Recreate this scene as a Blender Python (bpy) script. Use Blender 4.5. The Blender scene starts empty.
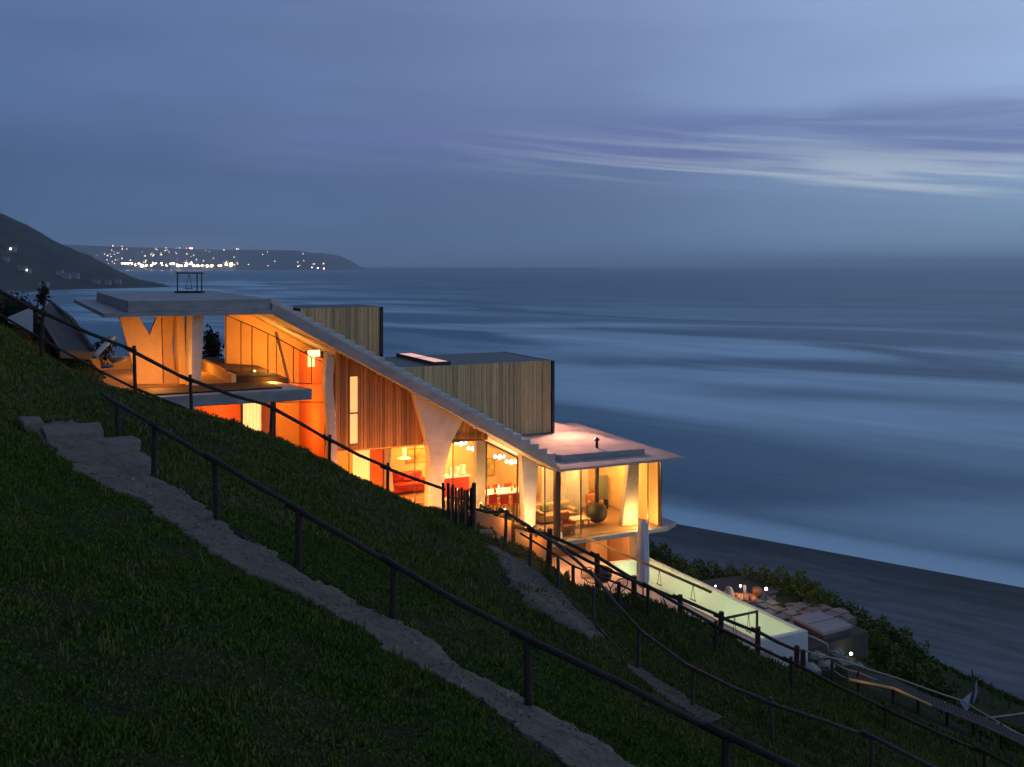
import bpy, math, random
import numpy as np
from mathutils import Vector, Matrix
random.seed(7); np.random.seed(7)
R = math.radians
C = bpy.context.scene.collection
sc = bpy.context.scene

# ------------------------------------------------------------ camera, sky, sun, exposure
cam_d = bpy.data.cameras.new('camera'); cam = bpy.data.objects.new('camera', cam_d); C.objects.link(cam)
cam.location = (0, 0, 0); cam.rotation_euler = (R(90), 0, 0)
cam_d.sensor_width = 36; cam_d.lens = 35.156; cam_d.shift_y = -0.1157
cam_d.clip_start = 0.1; cam_d.clip_end = 120000
sc.camera = cam
SEA = -45.0

w = bpy.data.worlds.new('World'); sc.world = w; w.use_nodes = True
nt = w.node_tree; N = nt.nodes; L = nt.links; N.clear()
def nn(tree, t, **k):
    n = tree.nodes.new(t)
    for a, v in k.items():
        if a.startswith('i_'):
            n.inputs[a[2:].replace('_', ' ')].default_value = v
        else: setattr(n, a, v)
    return n
def math_n(tree, op, a, b=None, c=None):
    n = tree.nodes.new('ShaderNodeMath'); n.operation = op
    for i, x in enumerate((a, b, c)):
        if x is None: continue
        if isinstance(x, (int, float)): n.inputs[i].default_value = x
        else: tree.links.new(x, n.inputs[i])
    return n.outputs[0]
def mixc(tree, f, a, b, mode='MIX'):
    n = tree.nodes.new('ShaderNodeMix'); n.data_type = 'RGBA'; n.blend_type = mode
    for sock, x in ((n.inputs[0], f), (n.inputs[6], a), (n.inputs[7], b)):
        if isinstance(x, (int, float)): sock.default_value = x
        elif isinstance(x, tuple): sock.default_value = (*x[:3], 1)
        else: tree.links.new(x, sock)
    return n.outputs[2]
def ramp(tree, f, stops, interp='LINEAR'):
    n = tree.nodes.new('ShaderNodeValToRGB'); e = n.color_ramp.elements; n.color_ramp.interpolation = interp
    while len(e) < len(stops): e.new(0.5)
    for i, (p, c) in enumerate(stops):
        e[i].position = p; e[i].color = (*c, 1) if isinstance(c, tuple) else (c, c, c, 1)
    tree.links.new(f, n.inputs[0]); return n.outputs[0]
tc = N.new('ShaderNodeTexCoord'); sep = N.new('ShaderNodeSeparateXYZ'); L.new(tc.outputs['Generated'], sep.inputs[0])
dx, dy, dz = sep.outputs
elev = math_n(nt, 'MAXIMUM', dz, 0.0)
grad = ramp(nt, elev, [(0.0, (.080, .134, .232)), (.035, (.084, .138, .242)), (.09, (.101, .155, .285)), (.15, (.126, .187, .345)),
                       (.27, (.14, .20, .365)), (.6, (.085, .13, .24)), (1, (.07, .105, .2))])
side = ramp(nt, math_n(nt, 'MULTIPLY_ADD', dx, .5, .5), [(0.1, (.5,.55,.65)), (.27, (.60,.68,.78)), (.42, (.85,.86,.92)), (.55, (1.1,1.05,1.05)), (.73, (1.95,1.85,1.58)), (1, (2.0,1.9,1.6))])
base = mixc(nt, 1.0, grad, side, 'MULTIPLY')
def skynoise(sx, sz, off, scale, det, dist=0.0, rot=0.0):
    cb = N.new('ShaderNodeCombineXYZ')
    zz = math_n(nt, 'MULTIPLY_ADD', dx, rot, dz)
    L.new(math_n(nt, 'MULTIPLY_ADD', dx, sx, off), cb.inputs[0]); L.new(math_n(nt, 'MULTIPLY', dy, sx), cb.inputs[1]); L.new(math_n(nt, 'MULTIPLY', zz, sz), cb.inputs[2])
    n = nn(nt, 'ShaderNodeTexNoise', i_Scale=scale, i_Detail=det, i_Roughness=.55, i_Distortion=dist); L.new(cb.outputs[0], n.inputs['Vector'])
    return n.outputs[0]
# broad soft mottling of the overcast
m1 = ramp(nt, skynoise(1, 3.5, 3.1, 1.6, 3), [(.3, .86), (.7, 1.14)])
base = mixc(nt, 1.0, base, m1, 'MULTIPLY')
m1b = ramp(nt, skynoise(1, 9, 13.7, 2.2, 4, .3, .05), [(.3, .94), (.7, 1.06)])
base = mixc(nt, 1.0, base, m1b, 'MULTIPLY')
# darker streaky cloud bank across the middle right
ve = ramp(nt, elev, [(.085, 0.0), (.105, 1.0), (.138, 1.0), (.16, 0.0)])
hx = ramp(nt, math_n(nt, 'MULTIPLY_ADD', dx, .5, .5), [(.34, 0.0), (.42, .9), (.6, 1.0)])
sk = ramp(nt, skynoise(1.3, 16, 1.7, 2.3, 5, .5, .055), [(.36, 0.0), (.52, 1.0)])
fd = math_n(nt, 'MULTIPLY', math_n(nt, 'MULTIPLY', ve, hx), sk)
base = mixc(nt, math_n(nt, 'MULTIPLY', fd, .75), base, (.105, .14, .30))
# pale breaks low on the right where the last light comes through
ve2 = ramp(nt, math_n(nt, 'MULTIPLY_ADD', dx, .07, dz), [(.088, 0.0), (.098, 1.0), (.12, .8), (.15, 0.0)])
hx2 = ramp(nt, math_n(nt, 'MULTIPLY_ADD', dx, .5, .5), [(.46, 0.0), (.56, .6), (.66, 1.0)])
sk2 = ramp(nt, skynoise(1.6, 42, 21.3, 2.0, 5, .6, .10), [(.44, 0.0), (.60, 1.0)])
f2 = math_n(nt, 'MULTIPLY', math_n(nt, 'MULTIPLY', ve2, hx2), sk2)
base = mixc(nt, math_n(nt, 'MULTIPLY', f2, .68), base, (.40, .47, .53))
sky = nn(nt, 'ShaderNodeTexSky', sky_type='NISHITA', sun_disc=False, sun_elevation=R(-4), sun_rotation=R(75))
mul = mixc(nt, 1.0, sky.outputs[0], (.02, .02, .02), 'MULTIPLY')
base = mixc(nt, 1.0, base, mul, 'ADD')
bg = N.new('ShaderNodeBackground'); out = N.new('ShaderNodeOutputWorld'); bg.inputs[1].default_value = 1.32
L.new(base, bg.inputs[0]); L.new(bg.outputs[0], out.inputs[0])

sd = bpy.data.lights.new('afterglow', 'SUN'); sd.energy = .06; sd.angle = R(30); sd.color = (.75, .85, 1)
so = bpy.data.objects.new('afterglow', sd); C.objects.link(so); so.rotation_euler = (R(62), 0, R(110))
vs = sc.view_settings; vs.view_transform = 'Standard'; vs.look = 'None'; vs.exposure = 0; vs.gamma = 1; vs.use_curve_mapping = False
sc.cycles.use_denoising = True; sc.cycles.max_bounces = 8; sc.cycles.transparent_max_bounces = 24
sc.cycles.volume_bounces = 1; sc.cycles.sample_clamp_indirect = 4; sc.cycles.caustics_reflective = False; sc.cycles.caustics_refractive = False

# ------------------------------------------------------------ geometry helpers
CA, SA = math.cos(R(26)), math.sin(R(26)); OX, OY = 2.03, 43.3      # house axes: s towards the sea, t away from the viewer
def H(s, t, z): return (OX + s*CA - t*SA, OY + s*SA + t*CA, z)
def at(u, v, Y): return ((u-512)/1000*Y, Y, -(v-265)/1000*Y)
def PT(u, v, t):
    rx = (u-512)/1000; a, b, c, d = CA, -rx, SA, -1.0
    bx, by = -(OX - t*SA), -(OY + t*CA); det = a*d - b*c
    s = (bx*d - b*by)/det; k = (a*by - c*bx)/det
    return s, -(v-265)/1000*k

class MB:
    def __init__(self): self.v = []; self.f = []; self.c = []
    def add(self, vs, fs, c=None):
        n = len(self.v); self.v += [tuple(p) for p in vs]; self.f += [tuple(i+n for i in f) for f in fs]
        c = random.random() if c is None else c
        self.c += [c]*len(fs); return self
    def hexa(self, p, c=None):
        return self.add(p, [(0,3,2,1),(4,5,6,7),(0,1,5,4),(1,2,6,5),(2,3,7,6),(3,0,4,7)], c)
    def hbox(self, s0, s1, t0, t1, z0, z1, c=None):
        return self.hexa([H(s0,t0,z0),H(s1,t0,z0),H(s1,t1,z0),H(s0,t1,z0),H(s0,t0,z1),H(s1,t0,z1),H(s1,t1,z1),H(s0,t1,z1)], c)
    def box(self, x0, x1, y0, y1, z0, z1, c=None):
        return self.hexa([(x0,y0,z0),(x1,y0,z0),(x1,y1,z0),(x0,y1,z0),(x0,y0,z1),(x1,y0,z1),(x1,y1,z1),(x0,y1,z1)], c)
    def prism(self, bot, top, c=None):
        n = len(bot)
        return self.add(list(bot)+list(top), [tuple(range(n))[::-1], tuple(range(n, 2*n))] + [(i,(i+1)%n,(i+1)%n+n,i+n) for i in range(n)], c)
    def sz(self, poly, t0, t1, c=None):       # polygon in the facade plane, extruded in depth
        return self.prism([H(s,t0,z) for s,z in poly], [H(s,t1,z) for s,z in poly], c)
    def px(self, pix, t, th, c=None): return self.sz([PT(u,v,t) for u,v in pix], t, t+th, c)
    def st(self, poly, z0, z1, c=None): return self.prism([H(s,t,z0) for s,t in poly], [H(s,t,z1) for s,t in poly], c)
    def tube(self, pts, r, n=8, c=None, cap=True):
        pts = [Vector(p) for p in pts]; m = len(pts); rr = r if isinstance(r, (list, tuple)) else [r]*m
        vs = []; 
        for i, p in enumerate(pts):
            d = (pts[min(i+1,m-1)]-pts[max(i-1,0)]).normalized(); up = Vector((0,0,1)) if abs(d.z) < .95 else Vector((1,0,0))
            a = d.cross(up).normalized(); b = d.cross(a)
            for k in range(n):
                q = 2*math.pi*k/n; vs.append(p + (a*math.cos(q)+b*math.sin(q))*rr[i])
        fs = [(i*n+k, i*n+(k+1)%n, (i+1)*n+(k+1)%n, (i+1)*n+k) for i in range(m-1) for k in range(n)]
        if cap: fs += [tuple(range(n))[::-1], tuple(range((m-1)*n, m*n))]
        return self.add(vs, fs, c)
    def lathe(self, prof, org, n=16, c=None):
        ox, oy, oz = org; m = len(prof)
        vs = [(ox+r*math.cos(2*math.pi*k/n), oy+r*math.sin(2*math.pi*k/n), oz+z) for r, z in prof for k in range(n)]
        fs = [(i*n+k, i*n+(k+1)%n, (i+1)*n+(k+1)%n, (i+1)*n+k) for i in range(m-1) for k in range(n)]
        fs += [tuple(range(n))[::-1], tuple(range((m-1)*n, m*n))]
        return self.add(vs, fs, c)
    def ball(self, o, r, n=14, sq=1.0, c=None):
        return self.lathe([(max(r*math.sin(math.pi*i/n), .001), -r*sq*math.cos(math.pi*i/n)) for i in range(n+1)], o, n+4, c)
    def build(self, name, mat, parent=None, smooth=False, bevel=0):
        me = bpy.data.meshes.new(name); me.from_pydata(self.v, [], self.f); me.update()
        at_ = me.attributes.new('var', 'FLOAT', 'FACE'); at_.data.foreach_set('value', self.c)
        me.materials.append(M[mat] if isinstance(mat, str) else mat)
        if smooth: me.polygons.foreach_set('use_smooth', [True]*len(me.polygons))
        o = bpy.data.objects.new(name, me); C.objects.link(o)
        if bevel:
            b = o.modifiers.new('bevel', 'BEVEL'); b.width = bevel; b.segments = 2; b.limit_method = 'ANGLE'
        if parent is not None:
            o.parent = parent
            q = parent; loc = Vector((0,0,0))
            while q is not None: loc += q.location; q = q.parent
            if parent.type == 'EMPTY': o.matrix_parent_inverse = Matrix.Translation(-parent.location)
        return o
def tag(o, label=None, cat=None, group=None, kind=None):
    for k, v in (('label', label), ('category', cat), ('group', group), ('kind', kind)):
        if v: o[k] = v
    return o
def thing(name, loc, label, cat, group=None):
    o = bpy.data.objects.new(name, None); C.objects.link(o); o.location = loc; o.empty_display_size = .3
    return tag(o, label, cat, group)
def raw_mesh(name, v, f, mat, attrs=None, smooth=True):
    me = bpy.data.meshes.new(name); v = np.asarray(v, dtype=np.float32); f = np.asarray(f, dtype=np.int32)
    k = f.shape[1]; me.vertices.add(len(v)); me.vertices.foreach_set('co', v.ravel())
    me.loops.add(f.size); me.loops.foreach_set('vertex_index', f.ravel()); me.polygons.add(len(f))
    me.polygons.foreach_set('loop_start', np.arange(0, f.size, k, dtype=np.int32)); me.polygons.foreach_set('loop_total', np.full(len(f), k, dtype=np.int32))
    if smooth: me.polygons.foreach_set('use_smooth', np.ones(len(f), dtype=bool))
    me.update(calc_edges=True)
    for n_, (dom, a) in (attrs or {}).items():
        t_ = me.attributes.new(n_, 'FLOAT', dom); t_.data.foreach_set('value', np.asarray(a, dtype=np.float32).ravel())
    me.materials.append(M[mat]); o = bpy.data.objects.new(name, me); C.objects.link(o); return o

# ------------------------------------------------------------ materials
M = {}
def mat(name, col=(.5,.5,.5), rough=.7, metal=0, emit=None, estr=0, vary=0, nscale=3, nz=None, bump=0, bscale=20, spec=.5, stretch=None, col2=None, varcol=None):
    m = bpy.data.materials.new(name); m.use_nodes = True; t = m.node_tree; b = t.nodes['Principled BSDF']
    b.inputs['Base Color'].default_value = (*col, 1); b.inputs['Roughness'].default_value = rough; b.inputs['Metallic'].default_value = metal
    b.inputs['Specular IOR Level'].default_value = spec
    tcn = t.nodes.new('ShaderNodeTexCoord'); mp = t.nodes.new('ShaderNodeMapping'); t.links.new(tcn.outputs['Object'], mp.inputs[0])
    if stretch: mp.inputs['Scale'].default_value = stretch
    cur = None
    if col2 or vary:
        n = nn(t, 'ShaderNodeTexNoise', i_Scale=nscale, i_Detail=6, i_Roughness=.65); t.links.new(mp.outputs[0], n.inputs['Vector'])
        f = ramp(t, n.outputs[0], [(.32, 0.0), (.68, 1.0)])
        c2 = col2 or tuple(x*(1-vary) for x in col)
        cur = mixc(t, f, col, c2)
    if varcol:
        an = nn(t, 'ShaderNodeAttribute', attribute_name='var'); rc = ramp(t, an.outputs['Fac'], varcol)
        cur = mixc(t, 1.0, cur if cur else col, rc, 'MULTIPLY')
    if cur: t.links.new(cur, b.inputs['Base Color'])
    if bump:
        n = nn(t, 'ShaderNodeTexNoise', i_Scale=bscale, i_Detail=5); t.links.new(mp.outputs[0], n.inputs['Vector'])
        bp = nn(t, 'ShaderNodeBump', i_Strength=bump, i_Distance=.05); t.links.new(n.outputs[0], bp.inputs['Height']); t.links.new(bp.outputs[0], b.inputs['Normal'])
    if emit:
        b.inputs['Emission Color'].default_value = (*emit, 1); b.inputs['Emission Strength'].default_value = estr
    M[name] = m; return m
mat('concrete', (.40,.39,.37), .8, col2=(.25,.245,.235), nscale=1.1, bump=.4, bscale=14, stretch=(1,1,2.5))
mat('concrete_pale', (.60,.55,.49), .7, vary=.25, nscale=1.6, bump=.25, bscale=18)
mat('concrete_dark', (.2,.2,.2), .85, vary=.3, nscale=2)
mat('boards', (.78,.57,.28), .75, vary=.32, nscale=2.2, stretch=(6,6,.7), varcol=[(0,(.60,.56,.52)),(.3,(.82,.79,.76)),(.7,(.98,.95,.9)),(1,(1.18,1.1,.95))])
mat('boards_orange_lit', (.50,.25,.09), .75, vary=.32, nscale=2.2, stretch=(6,6,.7), varcol=[(0,(.55,.5,.45)),(.5,(.9,.85,.8)),(1,(1.18,1.1,.95))])  # same timber as boards, with orange lamplight put into its colour
mat('black_metal', (.02,.02,.022), .45)
mat('bronze_frame', (.05,.035,.022), .4)
mat('ochre_wall', (.75,.5,.22), .8, vary=.12)
mat('plaster', (.7,.62,.5), .85, vary=.1)
mat('red_wall', (.75,.2,.06), .8, vary=.1)
mat('timber_floor', (.45,.26,.12), .45, vary=.3, nscale=2, stretch=(1,8,1))
mat('timber_dark', (.042,.030,.021), .85, vary=.5, nscale=5, bump=.5, bscale=30)
mat('timber_grey', (.10,.082,.066), .85, vary=.5, nscale=5, bump=.5, bscale=30)
mat('timber_warm', (.34,.2,.1), .7, vary=.4, nscale=5)
mat('glow_curtain', (.85,.75,.55), .9, emit=(1,.60,.2), estr=1.0)  # emission paints bright room light onto the curtains and pendant shade
mat('lit_pane', (.8,.6,.3), .6, emit=(1,.5,.16), estr=.95)
mat('bulb', (1,1,1), .5, emit=(1,.93,.8), estr=14)
mat('garden_bulb', (1,1,1), .5, emit=(1,.95,.8), estr=16)
mat('pool_bulb', (1,1,1), .5, emit=(1,.95,.65), estr=3)
mat('skylight_pane', (.8,.5,.4), .4, emit=(1,.47,.33), estr=.8)
mat('white_fabric', (.45,.50,.6), .9, vary=.15, nscale=4)
mat('white_paint', (.60,.60,.58), .7, vary=.12)
mat('pool_tile', (.70,.74,.64), .5, vary=.06)
mat('pink_deck', (.42,.36,.33), .8, vary=.25, nscale=3)
mat('red_fabric', (.5,.05,.03), .9, vary=.2)
mat('tan_fabric', (.55,.38,.24), .9, vary=.2)
mat('green_fabric', (.2,.22,.08), .9)
mat('white_gloss', (.85,.85,.8), .3)
mat('screen_grey', (.16,.17,.12), .5)
mat('picture', (.6,.45,.08), .6, col2=(.25,.12,.03), nscale=2.5)
mat('rust', (.045,.038,.018), .6, vary=.4, nscale=5)
mat('terracotta', (.45,.16,.06), .8, vary=.2)
mat('stone', (.24,.205,.18), .85, vary=.35, nscale=2, bump=.4, varcol=[(0,(.7,.7,.7)),(1,(1.1,1.1,1.1))])
mat('rock_pale', (.3,.28,.25), .85, vary=.4, bump=.5, bscale=6)
mat('bed_soil', (.06,.05,.038), .95)
mat('tub_cover', (.26,.25,.26), .7, vary=.15)
mat('tub_shell', (.05,.05,.055), .6)
mat('rope', (.30,.28,.23), .9)
mat('lit_timber', (.5,.3,.1), .7, vary=.2)  # orange lamp glow put into the colour of the first edge beams
mat('path_dark', (.10,.085,.065), .95, vary=.4, nscale=3, bump=1, bscale=9)
mat('path_dirt', (.165,.138,.10), .95, vary=.42, nscale=2.2, bump=1.0, bscale=9)
mat('step_stone', (.17,.147,.115), .9, vary=.4, nscale=3, bump=.6, bscale=12)
mat('driveway', (.035,.036,.04), .8, vary=.25, nscale=1)
mat('leaf', (.058,.100,.013), .8, spec=.2, varcol=[(0,(.5,.7,.5)),(.3,(1,1.1,.9)),(.5,(1.6,1.5,1.0)),(.62,(2.2,1.15,2.4)),(1,(2.8,1.3,4.0))])
mat('dark_leaf', (.018,.024,.012), .8, spec=.2, varcol=[(0,(.5,.5,.5)),(1,(1.4,1.5,1.1))])
mat('bark', (.07,.05,.035), .9)
mat('dry_plant', (.06,.032,.016), .9, varcol=[(0,(.4,.4,.4)),(1,(1.3,1.2,1))])
mat('house_pale', (.22,.23,.24), .8)
mat('house_roof', (.12,.1,.1), .8)
mat('city_bulb', (1,1,1), .5, emit=(1,.76,.48), estr=4.5)
mat('city_flood', (1,1,1), .5, emit=(1,.74,.42), estr=110)
mat('city_red', (1,1,1), .5, emit=(1,.35,.25), estr=25)
mat('sand', (.14,.15,.155), .9, col2=(.09,.1,.105), nscale=.07, bump=.6, bscale=1.2)
mat('dune', (.2,.19,.15), .95, col2=(.05,.055,.03), nscale=.5, bump=.6, bscale=3)
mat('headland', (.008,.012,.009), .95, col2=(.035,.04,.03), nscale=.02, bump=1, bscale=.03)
mat('city_land', (.05,.05,.055), .95)
mat('cut_end', (.3,.22,.14), .9)

def wet_sand():
    t = M['sand'].node_tree; b = t.nodes['Principled BSDF']; lk = b.inputs['Base Color'].links[0].from_socket
    sh = nn(t, 'ShaderNodeAttribute', attribute_name='shore').outputs['Fac']
    tcn = t.nodes.new('ShaderNodeTexCoord'); mp = t.nodes.new('ShaderNodeMapping'); mp.inputs['Rotation'].default_value = (0,0,.66); t.links.new(tcn.outputs['Object'], mp.inputs[0])
    mp2 = t.nodes.new('ShaderNodeMapping'); mp2.inputs['Scale'].default_value = (.18,1,1); t.links.new(mp.outputs[0], mp2.inputs[0])
    n = nn(t, 'ShaderNodeTexNoise', i_Scale=.5, i_Detail=6, i_Roughness=.7); t.links.new(mp2.outputs[0], n.inputs['Vector'])
    st = ramp(t, n.outputs[0], [(.38, .72), (.62, 1.2)])
    wet = ramp(t, math_n(t, 'DIVIDE', math_n(t, 'ADD', sh, math_n(t, 'MULTIPLY', n.outputs[0], 5.0)), 60.0), [(0.0, .42), (.12, .42), (.3, .8), (.6, 1.0)])
    c = mixc(t, 1.0, mixc(t, 1.0, lk, st, 'MULTIPLY'), wet, 'MULTIPLY'); t.links.new(c, b.inputs['Base Color'])
wet_sand()
def grass_ground():
    m = bpy.data.materials.new('turf'); m.use_nodes = True; t = m.node_tree; b = t.nodes['Principled BSDF']; b.inputs['Roughness'].default_value = .95
    b.inputs['Specular IOR Level'].default_value = .1
    tcn = t.nodes.new('ShaderNodeTexCoord')
    def nz(s, d=6):
        n = nn(t, 'ShaderNodeTexNoise', i_Scale=s, i_Detail=d, i_Roughness=.65); t.links.new(tcn.outputs['Object'], n.inputs['Vector']); return n.outputs[0]
    c = mixc(t, ramp(t, nz(1.1), [(.35, 0.0), (.65, 1.0)]), (.030,.045,.013), (.06,.062,.026))
    c = mixc(t, ramp(t, nz(.9, 4), [(.48, 0.0), (.62, 1.0)]), c, (.06,.052,.03))
    c = mixc(t, ramp(t, nz(9), [(.3, .0), (.75, .8)]), c, (.012,.016,.006))
    t.links.new(c, b.inputs['Base Color'])
    bp = nn(t, 'ShaderNodeBump', i_Strength=.9, i_Distance=.12); t.links.new(nz(7), bp.inputs['Height']); t.links.new(bp.outputs[0], b.inputs['Normal'])
    M['turf'] = m
grass_ground()
def glass(name, tint, refl):
    m = bpy.data.materials.new(name); m.use_nodes = True; t = m.node_tree; t.nodes.clear()
    o = t.nodes.new('ShaderNodeOutputMaterial'); mx = t.nodes.new('ShaderNodeMixShader'); tr = t.nodes.new('ShaderNodeBsdfTransparent'); gl = t.nodes.new('ShaderNodeBsdfGlossy')
    tr.inputs[0].default_value = (*tint, 1); gl.inputs['Roughness'].default_value = .03; gl.inputs[0].default_value = (1,1,1,1)
    fr = nn(t, 'ShaderNodeLayerWeight', i_Blend=.5); f = math_n(t, 'MULTIPLY_ADD', math_n(t, 'POWER', fr.outputs['Facing'], 4.0), .55*refl, .03*refl)
    t.links.new(f, mx.inputs[0]); t.links.new(tr.outputs[0], mx.inputs[1]); t.links.new(gl.outputs[0], mx.inputs[2]); t.links.new(mx.outputs[0], o.inputs[0]); M[name] = m
glass('glass', (.93,.92,.86), 1.2)
glass('pool_water', (.93,.97,.88), .5)
def sea_mat():
    m = bpy.data.materials.new('sea_water'); m.use_nodes = True; t = m.node_tree; b = t.nodes['Principled BSDF']
    tcn = t.nodes.new('ShaderNodeTexCoord')
    def nz(sc_, scale, det, rot=-.66, dist=0, loc=(0,0,0)):
        mp = t.nodes.new('ShaderNodeMapping'); mp.vector_type = 'TEXTURE'; mp.inputs['Rotation'].default_value = (0,0,rot); mp.inputs['Location'].default_value = loc
        t.links.new(tcn.outputs['Object'], mp.inputs[0]); mp2 = t.nodes.new('ShaderNodeMapping'); mp2.inputs['Scale'].default_value = sc_; t.links.new(mp.outputs[0], mp2.inputs[0])
        n = nn(t, 'ShaderNodeTexNoise', i_Scale=scale, i_Detail=det, i_Roughness=.5, i_Distortion=dist); t.links.new(mp2.outputs[0], n.inputs['Vector']); return n.outputs[0]
    sh = nn(t, 'ShaderNodeAttribute', attribute_name='shore').outputs['Fac']        # metres from the waterline
    bandn = nz((.42,1,1), .0062, 3, dist=1.3)
    foam = ramp(t, bandn, [(.38, 0.0), (.62, 1.0)], 'EASE')
    fine = ramp(t, nz((.35,1,1), .022, 4, dist=1.0, loc=(50,20,0)), [(.3, .6), (.7, 1.0)])
    zone = ramp(t, math_n(t, 'DIVIDE', sh, 1000.0), [(0.0, .9), (.03, .6), (.07, .75), (.12, .95), (.35, 1.0), (.55, .3), (1, .04)])
    f = math_n(t, 'MULTIPLY', math_n(t, 'MULTIPLY', foam, fine), zone)
    edge = ramp(t, math_n(t, 'DIVIDE', sh, 20.0), [(0.0, 1.0), (.35, .8), (.65, .25), (1, 0.0)])
    f = math_n(t, 'MAXIMUM', f, math_n(t, 'MULTIPLY', edge, .9))
    deep = mixc(t, ramp(t, nz((.3,1,1), .006, 5, dist=.3), [(.35,0.0),(.65,1.0)]), (.045,.14,.20), (.075,.195,.26))
    c = mixc(t, f, deep, (.52,.73,.80)); t.links.new(c, b.inputs['Base Color'])
    b.inputs['Roughness'].default_value = .42; b.inputs['IOR'].default_value = 1.33; b.inputs['Specular IOR Level'].default_value = .32
    bp = nn(t, 'ShaderNodeBump', i_Strength=.6, i_Distance=1.2); t.links.new(nz((.35,1,1), .05, 5), bp.inputs['Height']); t.links.new(bp.outputs[0], b.inputs['Normal'])
    M['sea_water'] = m
sea_mat()

# ------------------------------------------------------------ terrain
ctrl = []
def cp(*a):
    for u, v, Y in a: ctrl.append(at(u, v, Y))
cp((0,767,9),(0,600,13),(0,440,20),(0,520,16),(200,767,9.5),(400,767,10.5),(100,600,13.5),(300,680,12.6),(600,767,12.2),(60,440,21),(120,540,16),(200,600,14),(480,740,12))
cp((117,440,24),(155,478,20.5),(215,522,18.5),(297,568,17.3),(391,620,16.3),(524,708,14.4),(722,812,12.8),(900,900,11.5))
cp((0,335,27),(60,368,27.5),(134,394,28),(200,415,29),(260,436,30),(330,466,31),(400,500,32),(450,522,33),(490,532,34))
cp((100,410,25.5),(300,500,24),(400,560,21),(400,520,27),(500,620,20),(500,560,28),(200,450,25),(0,380,23.5))
cp((505,552,32.8),(532,567,33),(559,589,32.5),(594,622,31.5),(639,668,29),(694,706,27),(771,740,25.5),(872,775,24.5),(700,740,22),(600,690,23),(540,650,21),(560,617,25),(800,790,20))
cp((550,566,34.8),(573,584,33.6),(619,602,33.5),(647,616,33.3),(714,650,33),(791,690,32),(886,735,31.5),(984,778,31),(850,720,29))
cp((650,615,35.6),(700,640,35.6),(750,662,35.6),(790,670,35.8),(832,684,37),(880,697,38),(950,724,39),(1024,754,40))
for s,t,z in ((0,-8,-15.4),(3,-8,-15.4),(6,-8.5,-16.2),(0,-3,-15.4),(5,-3,-15.6),(0,1,-15.3),(5,3,-15.8),(-3,0,-11.6),(-2,-3,-11.9),(-5,0,-10.6),(-8,0,-10.1),(-9.5,-2,-9.0),(-12,-1,-8.3),(-15,-1,-7.2),(-18,-2,-5.4),(-20,2,-5.2),(-16,8,-7),(-10,8,-11),(-4,8,-13),(2,8,-16),(-20,9,-6),(-14,16,-14),(-4,18,-20),(6,14,-20),
              (9,-2,-15.6),(12,-3,-15.7),(10,-7,-16.2),(9,2,-16.2)):
    ctrl.append(H(s,t,z))
cp((660,562,52),(760,587,50),(860,628,48),(920,655,49),(1000,695,49),(1080,725,48),(905,690,44),(850,650,45))
cp((0,296,40),(45,322,41),(20,341,31),(60,358,33),(90,366,34),(-60,262,38))
for X,Y,z in ((-4,68,-31),(12,66,-32),(30,64,-34),(48,60,-36),(-20,62,-18),(-32,60,-12),(-6,84,-43),(15,82,-44),(36,80,-44),(60,74,-44),(-25,82,-38),(-45,80,-20),
              (-50,30,10),(-50,0,8),(-50,55,2),(-90,30,28),(-90,80,6),(-90,-10,28),(0,-12,-5),(-20,-12,1),(25,0,-13),(25,-12,-13),(50,20,-28),(80,20,-42),(80,-12,-40),(90,60,-45),(-60,110,-25),(-110,140,-10),(0,100,-45.5),(60,100,-45.5)):
    ctrl.append((X,Y,z))
CPT = np.array(ctrl); CC = 1.2
def _phi(r2): return np.sqrt(r2 + CC*CC)
_n = len(CPT); _A = np.zeros((_n+3,_n+3)); _d = ((CPT[:,None,:2]-CPT[None,:,:2])**2).sum(-1)
_A[:_n,:_n] = _phi(_d) - np.eye(_n)*.02; _A[:_n,_n] = 1; _A[:_n,_n+1:] = CPT[:,:2]; _A[_n,:_n] = 1; _A[_n+1:,:_n] = CPT[:,:2].T
_W = np.linalg.solve(_A, np.r_[CPT[:,2], 0, 0, 0])
def TZ(x, y, bumps=True):
    x = np.asarray(x, float); y = np.asarray(y, float); sh = x.shape; xf = x.ravel(); yf = y.ravel(); z = np.empty_like(xf)
    for i in range(0, len(xf), 20000):
        a = xf[i:i+20000]; b = yf[i:i+20000]
        z[i:i+20000] = _phi((a[:,None]-CPT[:,0])**2+(b[:,None]-CPT[:,1])**2) @ _W[:_n] + _W[_n] + _W[_n+1]*a + _W[_n+2]*b
    if bumps:
        z += .05*np.sin(xf*1.9+np.sin(yf*1.3)*1.5)*np.sin(yf*2.3+1+np.sin(xf*.9)) + .025*np.sin(xf*5.1+yf*3.7)*np.sin(yf*4.7-xf*2.2)
    # the cut made for the house platform and pool deck
    s_ = (xf-OX)*CA+(yf-OY)*SA; t_ = -(xf-OX)*SA+(yf-OY)*CA
    d_ = np.maximum(np.maximum(0, (-7.5-.57*(s_+.56))-t_), np.maximum(-1.0-s_, np.maximum(s_-7.2, t_-11)))
    z = np.minimum(z, -15.35+1.45*d_)
    z = np.where((t_ > -.3) & (s_ < 0), np.minimum(z, -10.3-(s_+9.5)*.3+np.maximum(0, -9-s_)*2.5), z)
    return z.reshape(sh)
def hit(u, v, y0=6.0, y1=60.0):
    Y = np.arange(y0, y1, .05); z = TZ((u-512)/1000*Y, Y, False); zr = -(v-265)/1000*Y
    i = np.argmax(zr <= z); 
    if zr[i] > z[i]: i = len(Y)-1
    return ((u-512)/1000*Y[i], Y[i], float(z[i]))
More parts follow.
